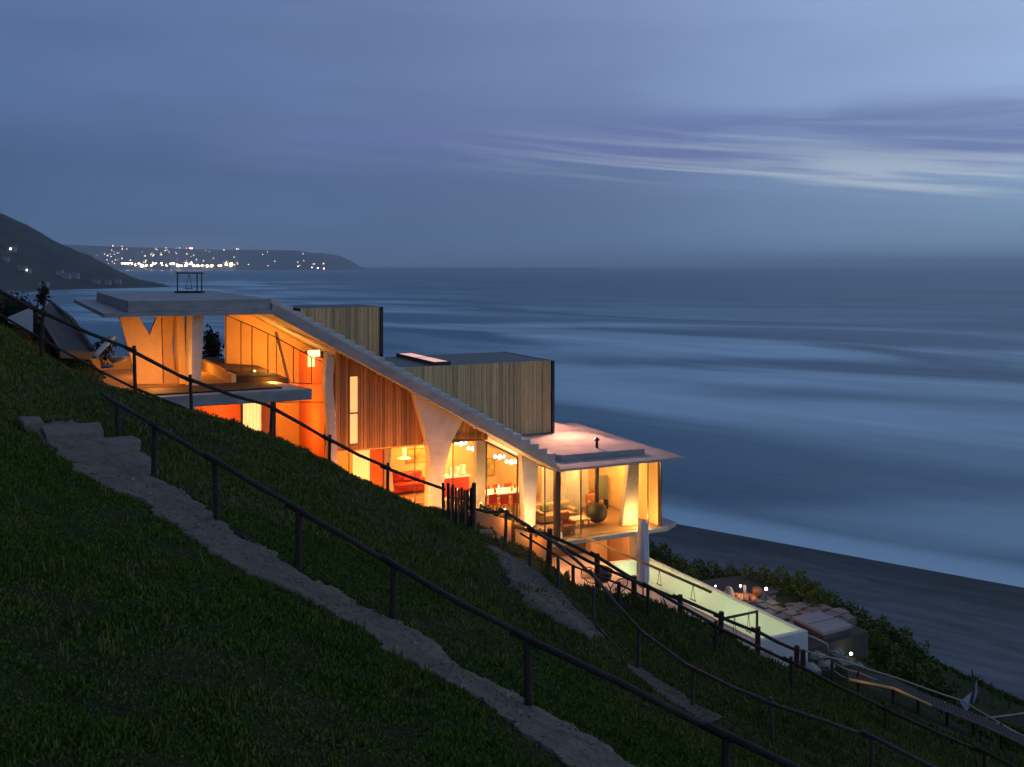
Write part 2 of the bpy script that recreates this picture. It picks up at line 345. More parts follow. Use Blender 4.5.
xs = np.concatenate([np.linspace(-110,-32,40)[:-1], np.linspace(-32,-20,30)[:-1], np.linspace(-20,22,190)[:-1], np.linspace(22,40,40)[:-1], np.linspace(40,95,25)])
ys = np.concatenate([np.linspace(-15,4,14)[:-1], np.linspace(4,42,190)[:-1], np.linspace(42,70,70)[:-1], np.linspace(70,150,30)])
GX, GY = np.meshgrid(xs, ys); GZ = TZ(GX, GY)
GZ = np.maximum(GZ, SEA-1.5)
nx, ny = len(xs), len(ys); idx = np.arange(nx*ny).reshape(ny, nx)
F = np.stack([idx[:-1,:-1], idx[:-1,1:], idx[1:,1:], idx[1:,:-1]], -1).reshape(-1,4)
hill = raw_mesh('hillside', np.stack([GX,GY,GZ],-1).reshape(-1,3), F, 'turf'); tag(hill, 'steep planted hillside falling towards the beach', 'hillside', kind='structure')

# ------------------------------------------------------------ beach, sea, far land
SH = np.array([(700,-700),(330,-60),(130,95),(72,139),(26,176),(-24,222),(-85,285),(-190,420),(-420,800),(-720,1400),(-860,1900),(-950,2400),(-2500,2600)], float)
def shore(x, y):
    best = np.full(x.shape, 1e18); sgn = np.ones(x.shape)
    for (ax,ay),(bx,by) in zip(SH[:-1], SH[1:]):
        ex,ey = bx-ax,by-ay; k = np.clip(((x-ax)*ex+(y-ay)*ey)/(ex*ex+ey*ey),0,1)
        d = (x-ax-k*ex)**2+(y-ay-k*ey)**2; c = ex*(y-ay)-ey*(x-ax)
        m = d < best; best = np.where(m, d, best); sgn = np.where(m, np.where(c < 0, 1, -1), sgn)
    return np.sqrt(best)*sgn          # positive on the sea side
bx_ = np.concatenate([np.linspace(-1500,-100,60)[:-1], np.linspace(-100,200,150)[:-1], np.linspace(200,700,20)])
by_ = np.concatenate([np.linspace(-700,40,20)[:-1], np.linspace(40,260,130)[:-1], np.linspace(260,2300,90)])
BX, BY = np.meshgrid(bx_, by_); D = shore(BX, BY)
BZ = SEA - np.clip(D*.022, -2.6, 3) + np.where(D < -70, .25*np.sin(BX*.11)*np.sin(BY*.13), 0)
bi = np.arange(BX.size).reshape(BX.shape); F = np.stack([bi[:-1,:-1], bi[:-1,1:], bi[1:,1:], bi[1:,:-1]], -1).reshape(-1,4)
tag(raw_mesh('beach', np.stack([BX,BY,BZ],-1).reshape(-1,3), F, 'sand', {'shore': ('POINT', np.clip(-D,0,1e4))}), 'dark damp sand beach', 'beach', kind='structure')
rr = np.concatenate([np.geomspace(60, 70000, 170)]); th = np.linspace(R(-75), R(75), 220)
RR, TH = np.meshgrid(rr, th); X = RR*np.sin(TH); Y = RR*np.cos(TH); D = shore(X, Y)
bi = np.arange(X.size).reshape(X.shape); F = np.stack([bi[:-1,:-1], bi[:-1,1:], bi[1:,1:], bi[1:,:-1]], -1).reshape(-1,4)[:, ::-1]
tag(raw_mesh('sea', np.stack([X,Y,np.full(X.shape,SEA)],-1).reshape(-1,3), F, 'sea_water', {'shore': ('POINT', np.clip(D,0,1e5))}), 'blue grey sea smoothed by long exposure', 'sea', kind='structure')

def bump2(x, y, s, seed=0):
    z = 0; rs = np.random.RandomState(seed)
    for o in range(5):
        a, b, c, d = rs.uniform(0, 6.28, 4); f = s*1.9**o
        z = z + np.sin(x*f+a+np.sin(y*f*.7+c))*np.sin(y*f*1.1+b+np.sin(x*f*.8+d))/1.7**o
    return z
# headland: a ridge running out to its tip in the sea
hv = np.array([(-900,60),(-500,120),(-200,165),(0,217),(30,231),(60,249),(90,266),(110,276),(140,281),(158,284),(168,288.5),(200,300)])
hxs = np.linspace(-2900, -640, 190); hys = np.linspace(1150, 2500, 120); HX, HY = np.meshgrid(hxs, hys)
uu = HX/2040*1000+512; ridge = 45+(265-np.interp(uu, hv[:,0], hv[:,1]))/1000*2040
yc = 2040; wd = np.interp(uu, [0,60,110,165], [420,330,150,60])
prof = np.exp(-((HY-yc)/wd)**2*1.1)
HZ = SEA - 3 + (ridge+3)*prof + bump2(HX, HY, .012, 3)*6.5*np.clip(ridge*prof/40,0,1) + np.where(uu<95, np.clip((1900-HY)/600,0,1)*np.clip((95-uu)/60,0,1)*10, 0)
bi = np.arange(HX.size).reshape(HX.shape); F = np.stack([bi[:-1,:-1], bi[:-1,1:], bi[1:,1:], bi[1:,:-1]], -1).reshape(-1,4)
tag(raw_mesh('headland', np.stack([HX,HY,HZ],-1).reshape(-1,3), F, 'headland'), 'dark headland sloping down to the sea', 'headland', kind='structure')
def hz_at(x, y):
    i = np.clip(np.searchsorted(hys, y)-1, 0, len(hys)-2); j = np.clip(np.searchsorted(hxs, x)-1, 0, len(hxs)-2); return float(HZ[i, j])
# distant coast with the town
cx = np.linspace(-6200, 900, 240); cy = np.linspace(8900, 12000, 50); CX, CY = np.meshgrid(cx, cy)
uu = CX/9400*1000+512; top = np.interp(uu, [-200,0,75,150,230,285,306,322,330,400,610], [240,243,246,248,250,251,254,261,268,272,272])
hh = np.maximum(45+(265-top)/1000*9800, 0)
CZ = SEA - 4 + (hh+4)*np.clip((CY-9000)/900,0,1)**.8*np.clip((12000-CY)/800,0,1) + bump2(CX, CY, .002, 8)*6*np.clip(hh/80,0,1)*np.clip((CY-9100)/500,0,1)
bi = np.arange(CX.size).reshape(CX.shape); F = np.stack([bi[:-1,:-1], bi[:-1,1:], bi[1:,1:], bi[1:,:-1]], -1).reshape(-1,4)
tag(raw_mesh('distant_coast', np.stack([CX,CY,CZ],-1).reshape(-1,3), F, 'city_land'), 'hazy far coast behind the bay', 'coast', kind='structure')
def cz_at(x, y):
    i = np.clip(np.searchsorted(cy, y)-1, 0, len(cy)-2); j = np.clip(np.searchsorted(cx, x)-1, 0, len(cx)-2); return float(CZ[i, j])
def city_lamp(name, u, Y, r, h, m, label, group):
    x = (u-512)/1000*Y; z0 = cz_at(x, Y); mb = MB(); mb.tube([(x,Y,z0-3),(x,Y,z0+h)], r*.12, 5); mb.ball((x,Y,z0+h), r, 6)
    key = (name, m)
    o = mb.build(name, m); tag(o, label, 'lamp', group)
rl = random.Random(5)
for i in range(34):
    u = 121+114*((i+rl.random()*.9)/34)**1.15
    city_lamp('harbour_floodlight', u, 9090+rl.random()*120, rl.choice([5,6,8,10]), 10, 'city_flood', 'small bright white floodlight in the row along the far harbour waterline', 'harbour floodlights on the far shore')
for i in range(120):
    u = rl.choice([80+rl.random()*245, 100+rl.random()*140, 110+rl.random()*120])
    city_lamp('street_lamp', u, 9150+rl.random()**2.2*900, rl.choice([3,4,4,5.5]), 8, 'city_bulb', 'tiny pale lamp scattered over the far town across the bay', 'lamps of the far town')
for i, u in enumerate((233,205,268,312,318,324,298,190,192)):
    city_lamp('signal_lamp', u, 9100+ (900 if i>6 else 40), 5, 9, 'city_red', 'tiny reddish lamp among the lights of the far town', 'red lamps of the far town')

# small pale houses on the headland
hl = random.Random(3)
hp = [(6,262,'behind the bush at the frame edge'),(22,270,'under the slope, second from the left'),(28,272,'right of a dark grove'),(60,276,'in the middle of the hillside'),(66,279,'just below its neighbour'),(76,278,'right of the paired roofs'),(96,284,'low beside the rocks'),(108,284,'next to the pale rocks'),(118,284,'near the end of the buildings'),(12,252,'with a lit window, high on the slope'),(44,288,'down near the cove')]
for i, (u, v, d) in enumerate(hp):
    Y = 1780; x = (u-512)/1000*Y
    for Yt in np.arange(1250, 2040, 8):
        xx = (u-512)/1000*Yt
        if hz_at(xx, Yt) >= -(v-265)/1000*Yt: Y = Yt; x = xx; break
    z = hz_at(x, Y); w_, d_, h_ = hl.uniform(9,18), hl.uniform(8,12), hl.uniform(4,7)
    root = thing('hillside_house', (x,Y,z), 'tiny pale house on the far headland, '+d, 'house', 'houses on the headland')
    MB().box(x-w_/2,x+w_/2,Y-d_/2,Y+d_/2,z-4,z+h_).build('wall','house_pale',root)
    mb = MB(); mb.prism([(x-w_/2-1,Y-d_/2-1,z+h_),(x+w_/2+1,Y-d_/2-1,z+h_),(x+w_/2+1,Y+d_/2+1,z+h_),(x-w_/2-1,Y+d_/2+1,z+h_)],[(x-w_/2,Y-.5,z+h_+2),(x+w_/2,Y-.5,z+h_+2),(x+w_/2,Y+.5,z+h_+2),(x-w_/2,Y+.5,z+h_+2)]); mb.build('roof','house_roof',root)
    if i in (9,2): MB().box(x-1.6,x+1.6,Y-d_/2-.6,Y-d_/2-.05,z+1,z+4).build('window',mat('lit_window_far',(1,1,1),.5,emit=(1,.7,.35),estr=9),root)

# ------------------------------------------------------------ haze over the whole bay
hb = MB(); hb.box(-70500,70500,-900,70500,SEA-4,260)
hm = bpy.data.materials.new('haze_air'); hm.use_nodes = True; t = hm.node_tree; t.nodes.clear(); o_ = t.nodes.new('ShaderNodeOutputMaterial')
pv = t.nodes.new('ShaderNodeVolumePrincipled'); pv.inputs['Color'].default_value = (.96,.98,1,1); pv.inputs['Density'].default_value = .000065; t.links.new(pv.outputs[0], o_.inputs['Volume']); M['haze_air'] = hm
HAZE = True
if HAZE: tag(hb.build('haze', 'haze_air'), 'thin sea haze over the bay', 'haze', kind='stuff')

# ------------------------------------------------------------ the house
def lamp(name, loc, power, col=(1,.5,.16), r=.12, kind='POINT', size=1, rot=None):
    d = bpy.data.lights.new(name, kind); r = min(r, .04) if kind == 'POINT' and 'pool' not in name else r; d.energy = power*2.6; d.color = col
    if kind == 'AREA': d.size = size
    elif kind == 'SPOT': d.shadow_soft_size = r; d.spot_size = R(75); d.spot_blend = .7
    else: d.shadow_soft_size = r
    o = bpy.data.objects.new(name, d); C.objects.link(o); o.location = loc
    if rot: o.rotation_euler = rot
    return o
WARM = (1, .46, .12); AMBER = (1, .37, .055); REDDISH = (1, .30, .05); GOLD = (1, .55, .18)
SL = (-8.96+1.86)/12.37                                  # slope of the stair soffit
def sof(s): return -1.86 + SL*(s+12.37)
hs = thing('beach_house', H(-4, 3, -15), 'long concrete and timber house stepping down the hillside with glowing windows and a stair roof', 'house')
# upper roof terrace
MB().st([(-18.3,0),(-12.3,0),(-12.3,14.6),(-18.6,16.2)], -1.86, -1.70).build('roof_slab','concrete',hs,bevel=.015)
MB().st([(-17.48,.12),(-12.37,.12),(-12.37,13.7),(-17.7,13.7)], -1.695, -1.29).build('roof_upstand','concrete',hs,bevel=.015)
# stair roof
mb = MB(); mb.sz([(-12.37,-1.86),(.05,-8.97),(.05,-8.80),(-.55,-8.22),(-12.0,-1.62),(-12.37,-1.45)], 0, 2.0); mb.build('stair_slab','concrete',hs,bevel=.012)
mb = MB(); ns = 30
for i in range(ns):
    s0 = -12.3+i*.412; zt = -1.36-i*.412*.575
    mb.hbox(s0, s0+.43, .45, 1.95, zt-.5, zt, c=.5)
mb.build('stair','concrete_pale',hs,bevel=.008)
MB().sz([(-12.37,-1.865),(.0,-8.965),(.0,-8.75),(-12.37,-1.65)], 2.003, 7.0).build('sloping_roof','concrete',hs)
# pavilion roof
MB().st([(-.2,2.004),(.054,2.004),(.054,0),(6.6,0),(7.0,11),(-.2,11)], -8.97, -8.86).build('pavilion_roof_plate','concrete',hs,bevel=.01)
MB().st([(1.0,1.6),(5.3,1.3),(5.3,10.4),(.2,10.4),(.2,3)], -8.857, -8.60).build('pavilion_roof_upstand','concrete',hs,bevel=.015)
# timber clad boxes on top
def board_row(s0, s1, t, zb, zt, wd=.115, th=.05, topf=None, botf=None):
    mb = MB(); s = s0; rg = random.Random(int(abs(s0*10+t*7)))
    while s < s1-.02:
        ww = min(wd*rg.uniform(.8,1.25), s1-s); d = rg.uniform(0,.03)
        za = botf(s+ww/2) if botf else zb; zz = topf(s+ww/2) if topf else zt
        if zz > za+.02: mb.hbox(s, s+ww-.012, t-th-d, t, za+rg.uniform(0,.02), zz-rg.uniform(0,.03), c=rg.random())
        s += ww
    return mb
v1 = MB(); v1.hbox(-7.9,-3.5,13.52,18,-14,-2.26); v1.hbox(-8.8,-7.9,13.6,17,-14,-2.5); v1.build('upper_box_core','black_metal',hs)
board_row(-7.9,-3.62,13.5,-7,-2.24).build('upper_box_cladding','boards',hs)
MB().hbox(-3.6,-3.45,13.35,18,-9,-2.255).build('upper_box_fin','black_metal',hs)
v2 = MB(); v2.hbox(-9.5,3.42,7.12,12.9,-8.59,-4.9); v2.build('lower_box_core','concrete_dark',hs)
board_row(-9.5,3.4,7.1,-8.56,-4.87).build('lower_box_cladding','boards',hs)
MB().hbox(3.43,3.56,6.96,12.93,-8.58,-4.885).build('lower_box_fin','black_metal',hs)
sk = MB(); 
for a in ((-3.0,-2.1,7.13,7.22),(-3.0,-2.1,12.45,12.55),(-3.0,-2.93,7.22,12.45),(-2.17,-2.1,7.22,12.45),(-2.93,-2.17,9.8,9.86)): sk.hbox(*a,-4.88,-4.70)
skf = sk.build('skylight','black_metal',hs)
MB().hbox(-2.925,-2.175,7.23,9.79,-4.76,-4.71).build('skylight_pane','skylight_pane',skf); MB().hbox(-2.925,-2.175,9.87,12.44,-4.76,-4.71).build('skylight_pane','skylight_pane',skf)
# strip window presumed on the hidden sea side; floods added to light the roof
wf = MB().hbox(3.562,3.60,7.5,12.3,-8.45,-8.05).build('low_strip_window','skylight_pane',hs)
MB().hbox(3.562,3.75,7.3,7.5,-6.3,-6.1).build('added_flood_body','black_metal',hs)  # fixture added for the roof floods, hidden behind the fin
def aim(p, q): return (Vector(q)-Vector(p)).to_track_quat('-Z','Y').to_euler()
fl_ = lamp('roof_fill_spot', H(4.0,7.3,-6.2), 950, (1,.40,.24), .3, 'SPOT', rot=aim(H(4.0,7.3,-6.2), H(2.9,4.2,-8.6))); fl_.data.spot_size = R(120); fl_.data.spot_blend = 1
fl_ = lamp('roof_fill_spot', H(4.0,9.3,-6.2), 380, (1,.40,.24), .3, 'SPOT', rot=aim(H(4.0,9.3,-6.2), H(4.6,8.6,-8.6))); fl_.data.spot_size = R(120); fl_.data.spot_blend = .9
# terrace
MB().st([(-20,1.0),(-13.72,1.0),(-13.72,9.3),(-20,9.3)], -4.9, -4.6).build('terrace_floor','ochre_wall',hs)
MB().st([(-18.5,-2),(-11.35,-2),(-12.0,.995),(-18.5,.995)], -4.92, -4.52).build('terrace_slab','concrete',hs,bevel=.02)
pl = MB().st([(-17.6,-1.5),(-12.3,-1.4),(-12.5,.8),(-17.6,.8)], -4.517, -4.47).build('planting_bed','dry_plant',hs)
MB().hbox(-13.70,-13.52,.99,8.3,-4.9,-4.2).build('terrace_side_wall','ochre_wall',hs)
MB().sz([(-13.515,-4.9),(-11.5,-4.9),(-11.5,-4.45),(-13.515,-4.22)],1.0,9.8).build('planter','dry_plant',hs)
MB().hbox(-20,-13.7,9.3,9.5,-5.4,-4.05).build('terrace_back_wall','ochre_wall',hs)
MB().hbox(-20.2,-20,1,9.5,-5.4,-4.0).build('terrace_end_wall','ochre_wall',hs)
for nm, pix, t, th in (('v_column',[(118.7,315),(138,315),(149.5,335),(157.4,315),(161,315),(163,384),(136,384),(130.5,357)],2.2,.35),
                    ('wall_pier',[(161.5,315),(174,315),(172.5,342),(174,365),(179,384),(163.2,384)],2.6,.3),
                    ('wall_pier',[(176.5,315),(184,315),(187,384),(179.5,384)],1.9,1.2)):
    MB().px(pix, t, th).build(nm, 'ochre_wall', hs, bevel=.01)
MB().sz([(-15.22,-1.88),(-14.78,-1.88),(-14.93,-4.8),(-15.26,-4.8)], .5, 2.3).build('column','concrete_pale',hs,bevel=.02)
lamp('terrace_uplight', H(-16.5,.2,-3.9), 60, AMBER, .1)
lamp('terrace_uplight', H(-15.8,5.5,-3.6), 40, AMBER, .15)
lamp('terrace_uplight', H(-14.6,6.0,-4.2), 14, AMBER, .1)
# walls and floors inside
wl = MB()
wl.sz([(-12.9,-8.4),(.2,-13),(.2,-9.09),(-12.37,-1.875),(-12.9,-1.875)], 6.7, 6.95); wl.build('back_wall','ochre_wall',hs)
MB().sz([(-12.95,-8.2),(-9.7,-8.2),(-9.7,-8.05),(-12.95,-8.05)], 2.3, 6.7).build('upper_hall_floor','timber_floor',hs)
MB().sz([(-9.6,-7.52),(-4.3,-7.52),(-4.3,-7.36),(-9.6,-7.36)], 1.06, 6.65).build('mezzanine_slab','ochre_wall',hs)
MB().hbox(-9.68,-9.5,2.4,6.65,-10.2,-3.9).build('cross_wall','red_wall',hs)
lv = [(-9.5,-4.6,-9.95),(-4.6,-3.0,-10.55),(-3.0,-1.6,-11.15),(-1.6,.0,-11.7)]
mb = MB()
for a, b, z in lv: mb.hbox(a, b-.002, 1.2, 6.68, z-.8, z)
mb.build('stepped_floor','timber_floor',hs)
MB().st([(0,.6),(6.1,.6),(7.0,1.2),(7.1,9.6),(0,9.6)], -12.38, -12.2).build('pavilion_floor_slab','concrete',hs,bevel=.015)
MB().st([(.1,.95),(5.8,.95),(5.8,9.2),(.1,9.2)], -12.197, -12.18).build('pavilion_floor','timber_floor',hs)
MB().hbox(.0,5.9,8.9,9.1,-12.17,-9.0).build('pavilion_back_wall','ochre_wall',hs)
MB().hbox(1.9,3.1,5.2,5.35,-12.17,-9.6).build('partition','plaster',hs)
MB().hbox(3.9,4.75,5.6,5.75,-12.17,-9.0).build('partition','plaster',hs)
# facade columns
def col_poly(pts, t, th, m, nm='column', bev=.02): return MB().px(pts, t, th).build(nm, m, hs, bevel=bev)
col_poly([(327,352),(334.5,357),(333,384),(335,410),(338,470),(330,470),(328,425),(325,384)], .55, .5, 'concrete_pale')
col_poly([(414,393),(463,420),(452.5,441),(450,450),(445,469),(443.5,520),(428,520),(430,457),(426.5,438)], .5, .5, 'concrete_pale')
col_poly([(476.5,439),(486.5,443),(484.5,520),(475.5,516)], 1.0, .35, 'concrete_pale')
col_poly([(521.5,455),(538.5,464),(536.5,492),(534.5,552),(526.5,550)], .45, .45, 'concrete_pale')
col_poly([(629.5,461),(639.3,461),(638,526),(622,526)], 1.6, .3, 'concrete_pale')
col_poly([(566,470),(578,470),(582,520),(561,520)], 4.4, .3, 'concrete_pale')
col_poly([(386.5,446),(392,446),(391,462),(395,500),(386,500)], 1.6, .3, 'concrete_pale')
# stair-side timber cladding with its tall slit window
topf = lambda s: sof(s)-.01
bx1 = board_row(-9.62,-9.03,1.0,-7.45,0,topf=topf); bx1.build('hall_cladding','boards_orange_lit',hs)
b2 = board_row(-8.70,-5.95,1.0,-7.45,0,topf=topf); b2.build('hall_cladding','boards_orange_lit',hs)
b3 = MB(); 
for k in range(4):
    s = -9.02+k*.08; b3.hbox(s, s+.072, .95, 1.0, -4.48, sof(s+.04)-.01, c=.3+.1*k); b3.hbox(s, s+.072, .95, 1.0, -7.45, -7.22, c=.4+.1*k)
b3.build('hall_cladding','boards_orange_lit',hs)
MB().hbox(-9.02,-8.71,1.0,1.03,-7.2,-4.5).build('slit_window','lit_pane',hs)
MB().hbox(-9.03,-8.70,.94,.998,-5.99,-5.94).build('slit_window_bar','black_metal',hs)
board_row(-4.75,-2.95,1.0,-7.5,0,topf=topf,botf=lambda s:-7.5).build('gable_cladding','boards_orange_lit',hs)
MB().sz([(-9.6,-7.35),(-6.0,-7.35),(-6.0,sof(-6)-.1),(-9.6,sof(-9.6)-.1)],1.04,1.12).build('cladding_backing','black_metal',hs)
# glazing: panes between mullions, all real frames
def pane(p, t=.8, nm='window', fr=.035, frame=True, verts=None, mt='glass'):
    q = [PT(u,v,t) for u,v in p]
    g = MB().sz(q, t, t+.012).build(nm+'_pane' if False else nm, mt, hs)
    if frame:
        mb = MB()
        for i in range(len(q)):
            a, b = q[i], q[(i+1)%len(q)]; mb.tube([H(a[0],t+.006,a[1]),H(b[0],t+.006,b[1])], fr, 4)
        mb.build('frame','bronze_frame',g)
    return g
pane([(226,315),(241,321.5),(241,374),(226,370)],2.2,fr=.018); pane([(241,321.5),(252,326),(252,377),(241,374)],2.2,fr=.018)
pane([(252,326),(268,333.5),(268,380),(252,377)],2.2,fr=.018); pane([(268,333.5),(276.5,337.5),(276.5,382.5),(268,380)],2.2,fr=.018)
pane([(276.5,337.5),(293.5,347),(293.5,383),(276.5,382.5)],2.2,fr=.018); pane([(293.5,347),(311.5,357),(311.5,384),(293.5,383)],2.2,fr=.018)
pane([(311.5,357),(325,363),(325,384),(311.5,384)],2.2,fr=.012)
pane([(275.5,402),(325,402),(325,465),(275.5,440)],2.2,fr=.02)
MB().px([(271,399),(275.3,399),(275.3,445),(271,443)],-.3,.25).build('post','bronze_frame',hs)
MB().px([(241,402),(243,402),(243,430),(241,430)],1.3,.1).build('post','bronze_frame',hs)
MB().px([(195,402),(241,402),(241,432),(195,432)],1.5,.1).build('lower_hall_wall','red_wall',hs)
MB().px([(262,402),(275,402),(275,445),(262,442)],1.6,.1).build('lower_hall_wall','red_wall',hs)
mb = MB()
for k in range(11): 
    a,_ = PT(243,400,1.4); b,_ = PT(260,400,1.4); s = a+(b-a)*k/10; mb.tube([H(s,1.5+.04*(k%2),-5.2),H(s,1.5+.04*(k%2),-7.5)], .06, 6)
mb.build('glow_curtain','glow_curtain',hs,smooth=True)
# lower room under the timber box
pane([(337,452),(349,451),(349,476),(337,470)],1.1,fr=.02); pane([(349,451),(383.5,448.5),(383.5,492),(349,478)],1.1,fr=.02); pane([(383.5,448.5),(415,445.5),(415,505),(383.5,494)],1.1,fr=.022)
pane([(415,445.5),(427,444.5),(429,510),(415,505)],1.1,fr=.018)
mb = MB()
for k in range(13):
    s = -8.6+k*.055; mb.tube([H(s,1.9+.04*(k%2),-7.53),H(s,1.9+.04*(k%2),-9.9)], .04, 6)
mb.build('glow_curtain','glow_curtain',hs,smooth=True)
MB().hbox(-7.85,-7.2,1.95,2.05,-9.93,-7.53).build('sliding_door','red_wall',hs)
# dining glazing
pane([(453,440),(482,440),(486.5,442),(486.5,512),(453,500)],.8,fr=.025); pane([(486.5,442),(517.4,457.5),(517.4,524),(486.5,512)],.8,fr=.035)
pane([(517.4,457.5),(545,467),(545,536),(517.4,524)],.8,fr=.03); pane([(545,467),(556.5,471.5),(556.5,542),(545,536)],.8,fr=.025)
pane([(560,471.5),(581,468),(581,541),(560,543)],.8,fr=.03); pane([(581,468),(648,460),(648,532),(581,541)],.8,fr=.025); pane([(648,460),(661.5,458.5),(661.5,530),(648,532)],.8,fr=.02)
MB().px([(555.5,470),(559.5,470),(559.5,546),(555.5,546)],.72,.2).build('corner_post','bronze_frame',hs)
MB().hbox(5.80,5.92,.98,8.9,-12.17,-8.99).build('end_wall','ochre_wall',hs)
g = MB().hbox(5.86,5.88,.82,.97,-12.17,-8.99).build('window','glass',hs)
mb = MB(); [mb.hbox(5.84,5.90,t_-.03,t_+.03,-12.17,-8.99) for t_ in (.84,.95)]; mb.build('frame','bronze_frame',g)
# lower storey under the pavilion
MB().hbox(-2.5,5.2,4.5,4.7,-15.1,-12.39).build('lower_wall','ochre_wall',hs)
MB().hbox(5.25,6.0,2.55,9,-15.4,-12.39).build('lower_side_wall','timber_floor',hs)
fw = MB(); fw.hbox(1.2,4.2,4.42,4.495,-14.1,-12.6); fw.build('lower_door','timber_warm',hs)
MB().hbox(1.35,3.9,4.38,4.415,-14.08,-12.75).build('lower_door_pane','rust',hs)
tag(MB().st([(-1.5,-9.6),(3.9,-9.2),(3.9,4.5),(-2.4,4.5)],-15.2,-14.12).build('pool_deck','pink_deck'), 'pale pinkish concrete deck beside the pool', 'deck', kind='structure')

# interior and terrace light
lamp('hall_light', H(-11.3,4.6,-3.9), 105, AMBER, .15)
lamp('hall_light', H(-10.9,4.0,-6.6), 98, REDDISH, .15)
lamp('under_slab_light', H(-14.1,.3,-5.6), 36, REDDISH, .1)
lamp('lower_room_light', H(-7.6,3.6,-8.0), 125, AMBER, .12)
lamp('lower_room_light', H(-5.6,3.2,-8.3), 114, WARM, .12)
lamp('side_light', H(-9.9,1.2,-8.6), 10, AMBER, .1)
lamp('kitchen_light', H(-3.3,5.4,-8.6), 125, WARM, .12)
lamp('dining_light', H(-1.4,3.2,-9.3), 147, WARM, .12)
lamp('living_light', H(1.4,3.2,-9.7), 147, GOLD, .15)
lamp('living_light', H(4.3,3.6,-9.8), 125, GOLD, .15)
lamp('living_light', H(3.2,7.2,-9.8), 105, GOLD, .15)
lamp('column_uplight', H(4.75,.98,-11.7), 50, GOLD, .05)
lamp('column_uplight', H(-1.6,-.5,-10.9), 62, GOLD, .06)
lamp('column_uplight', H(-3.9,-.35,-9.7), 62, GOLD, .06)
lamp('cladding_fill', (*H(-8.9,-.5,0)[:2], float(TZ(*[np.array([q]) for q in H(-8.9,-.5,0)[:2]])[0])+.2), 150, REDDISH, .06)  # fill lamps added at ground level to warm the timber cladding
lamp('cladding_fill', (*H(-6.9,-.5,0)[:2], float(TZ(*[np.array([q]) for q in H(-6.9,-.5,0)[:2]])[0])+.2), 170, REDDISH, .06)
lamp('dining_soffit_fill', H(-2.3,.4,-9.6), 9, GOLD, .04)  # small fill lamps added to brighten the dining soffit, no fixtures there
lamp('dining_soffit_fill', H(-4.6,.3,-8.4), 9, WARM, .04)
lamp('hall_soffit_fill', H(-12.25,.6,-4.38), 24, AMBER, .03)  # fill lamps added to turn the hall soffit and overhang orange
lamp('hall_soffit_fill', H(-9.9,1.6,-8.0), 14, AMBER, .03)
lamp('deck_light', H(3.6,1.9,-12.9), 88, (1,.42,.16), .1)
lamp('deck_light', H(.8,2.2,-12.9), 75, (1,.42,.16), .1)
for k_,(s_,t_,z_,d_) in enumerate(((-1.6,-.5,-10.9,'below the second pale column'),(-3.9,-.35,-9.7,'by the stick screen'))):
    o_ = MB().tube([H(s_,t_-.06,z_-.10),H(s_,t_-.06,z_-1.2)],.035,7).build('added_light_post','black_metal'); tag(o_,'slim black post added under a column light in the planting '+d_,'lamp')  # posts added only to carry the column lights
lamp('bank_fill', at(514,521,34.6), 9, AMBER, .02)  # unseen lamps added to warm the retaining wall
lamp('bank_fill', at(548,543,35.4), 12, AMBER, .02)

# ------------------------------------------------------------ paths and boardwalk
def ribbon(name, left, right, m, label, sub=10, lift=.035, jit=.06, cat='path'):
    def dense(pts):
        P = [hit(u, v) for u, v in pts]; o = []
        for a, b in zip(P[:-1], P[1:]):
            for k in range(sub): o.append(tuple(a[i]+(b[i]-a[i])*k/sub for i in range(2)))
        o.append(P[-1][:2]); return o
    def resamp(P, n):
        P = np.array(P); d = np.r_[0, np.cumsum(np.hypot(*np.diff(P, axis=0).T))]; q = np.linspace(0, d[-1], n)
        return np.stack([np.interp(q, d, P[:,0]), np.interp(q, d, P[:,1])], -1)
    n = 420; A = resamp(dense(left), n); B = resamp(dense(right), n)
    jn = lambda: np.convolve(np.random.uniform(-1,1,n+6), [.1,.2,.25,.2,.15,.1,0], 'valid')[:n,None]*np.ones((1,2))
    A += jn()*jit*3.2; B += jn()*jit*2.4; k = 26; W = np.linspace(0, 1, k)[None,:,None]
    G = A[:,None,:]*(1-W)+B[:,None,:]*W; Z = TZ(G[...,0], G[...,1]) + lift + .012*bump2(G[...,0], G[...,1], 5.5, 4) + .018*np.random.rand(*G.shape[:2])**3*2
    V = np.concatenate([G, Z[...,None]], -1)
    skirt0 = V[:,:1].copy(); skirt0[...,2] -= .3; skirt1 = V[:,-1:].copy(); skirt1[...,2] -= .3
    V = np.concatenate([skirt0, V, skirt1], 1); k += 2
    ii = np.arange(n*k).reshape(n, k); F = np.stack([ii[:-1,:-1], ii[:-1,1:], ii[1:,1:], ii[1:,:-1]], -1).reshape(-1,4)
    tag(raw_mesh(name, V.reshape(-1,3), F, m), label, cat, kind='structure'); return G
P1 = ribbon('footpath', [(20,423),(41,438),(60,456),(82,476),(138,503),(176,526),(202,544),(229,564),(264,582),(288,590),(341,618),(394,652),(441,678),(488,702),(505,725),(543,748),(564,766),(640,812)],
        [(70,424),(100,436),(143,458),(158,480),(188,494),(205,514),(235,532),(264,549),(293,570),(359,607),(388,624),(417,636),(441,653),(464,674),(520,693),(530,708),(564,724),(599,748),(640,775),(720,825)], 'path_dirt', 'pale dirt footpath running down the slope')
P2 = ribbon('lower_path', [(490,546),(503,568),(513,592),(531,610),(556,622),(590,640)], [(528,563),(540,576),(556,590),(572,606),(588,622),(604,637)], 'path_dark', 'worn dirt path dropping towards the lower fence', jit=.1)
P3 = ribbon('path_patch', [(628,668),(650,688),(680,708),(706,722)], [(640,667),(662,684),(694,704),(722,720)], 'bed_soil', 'bare dirt patch of the lower path below the fence', jit=.1)
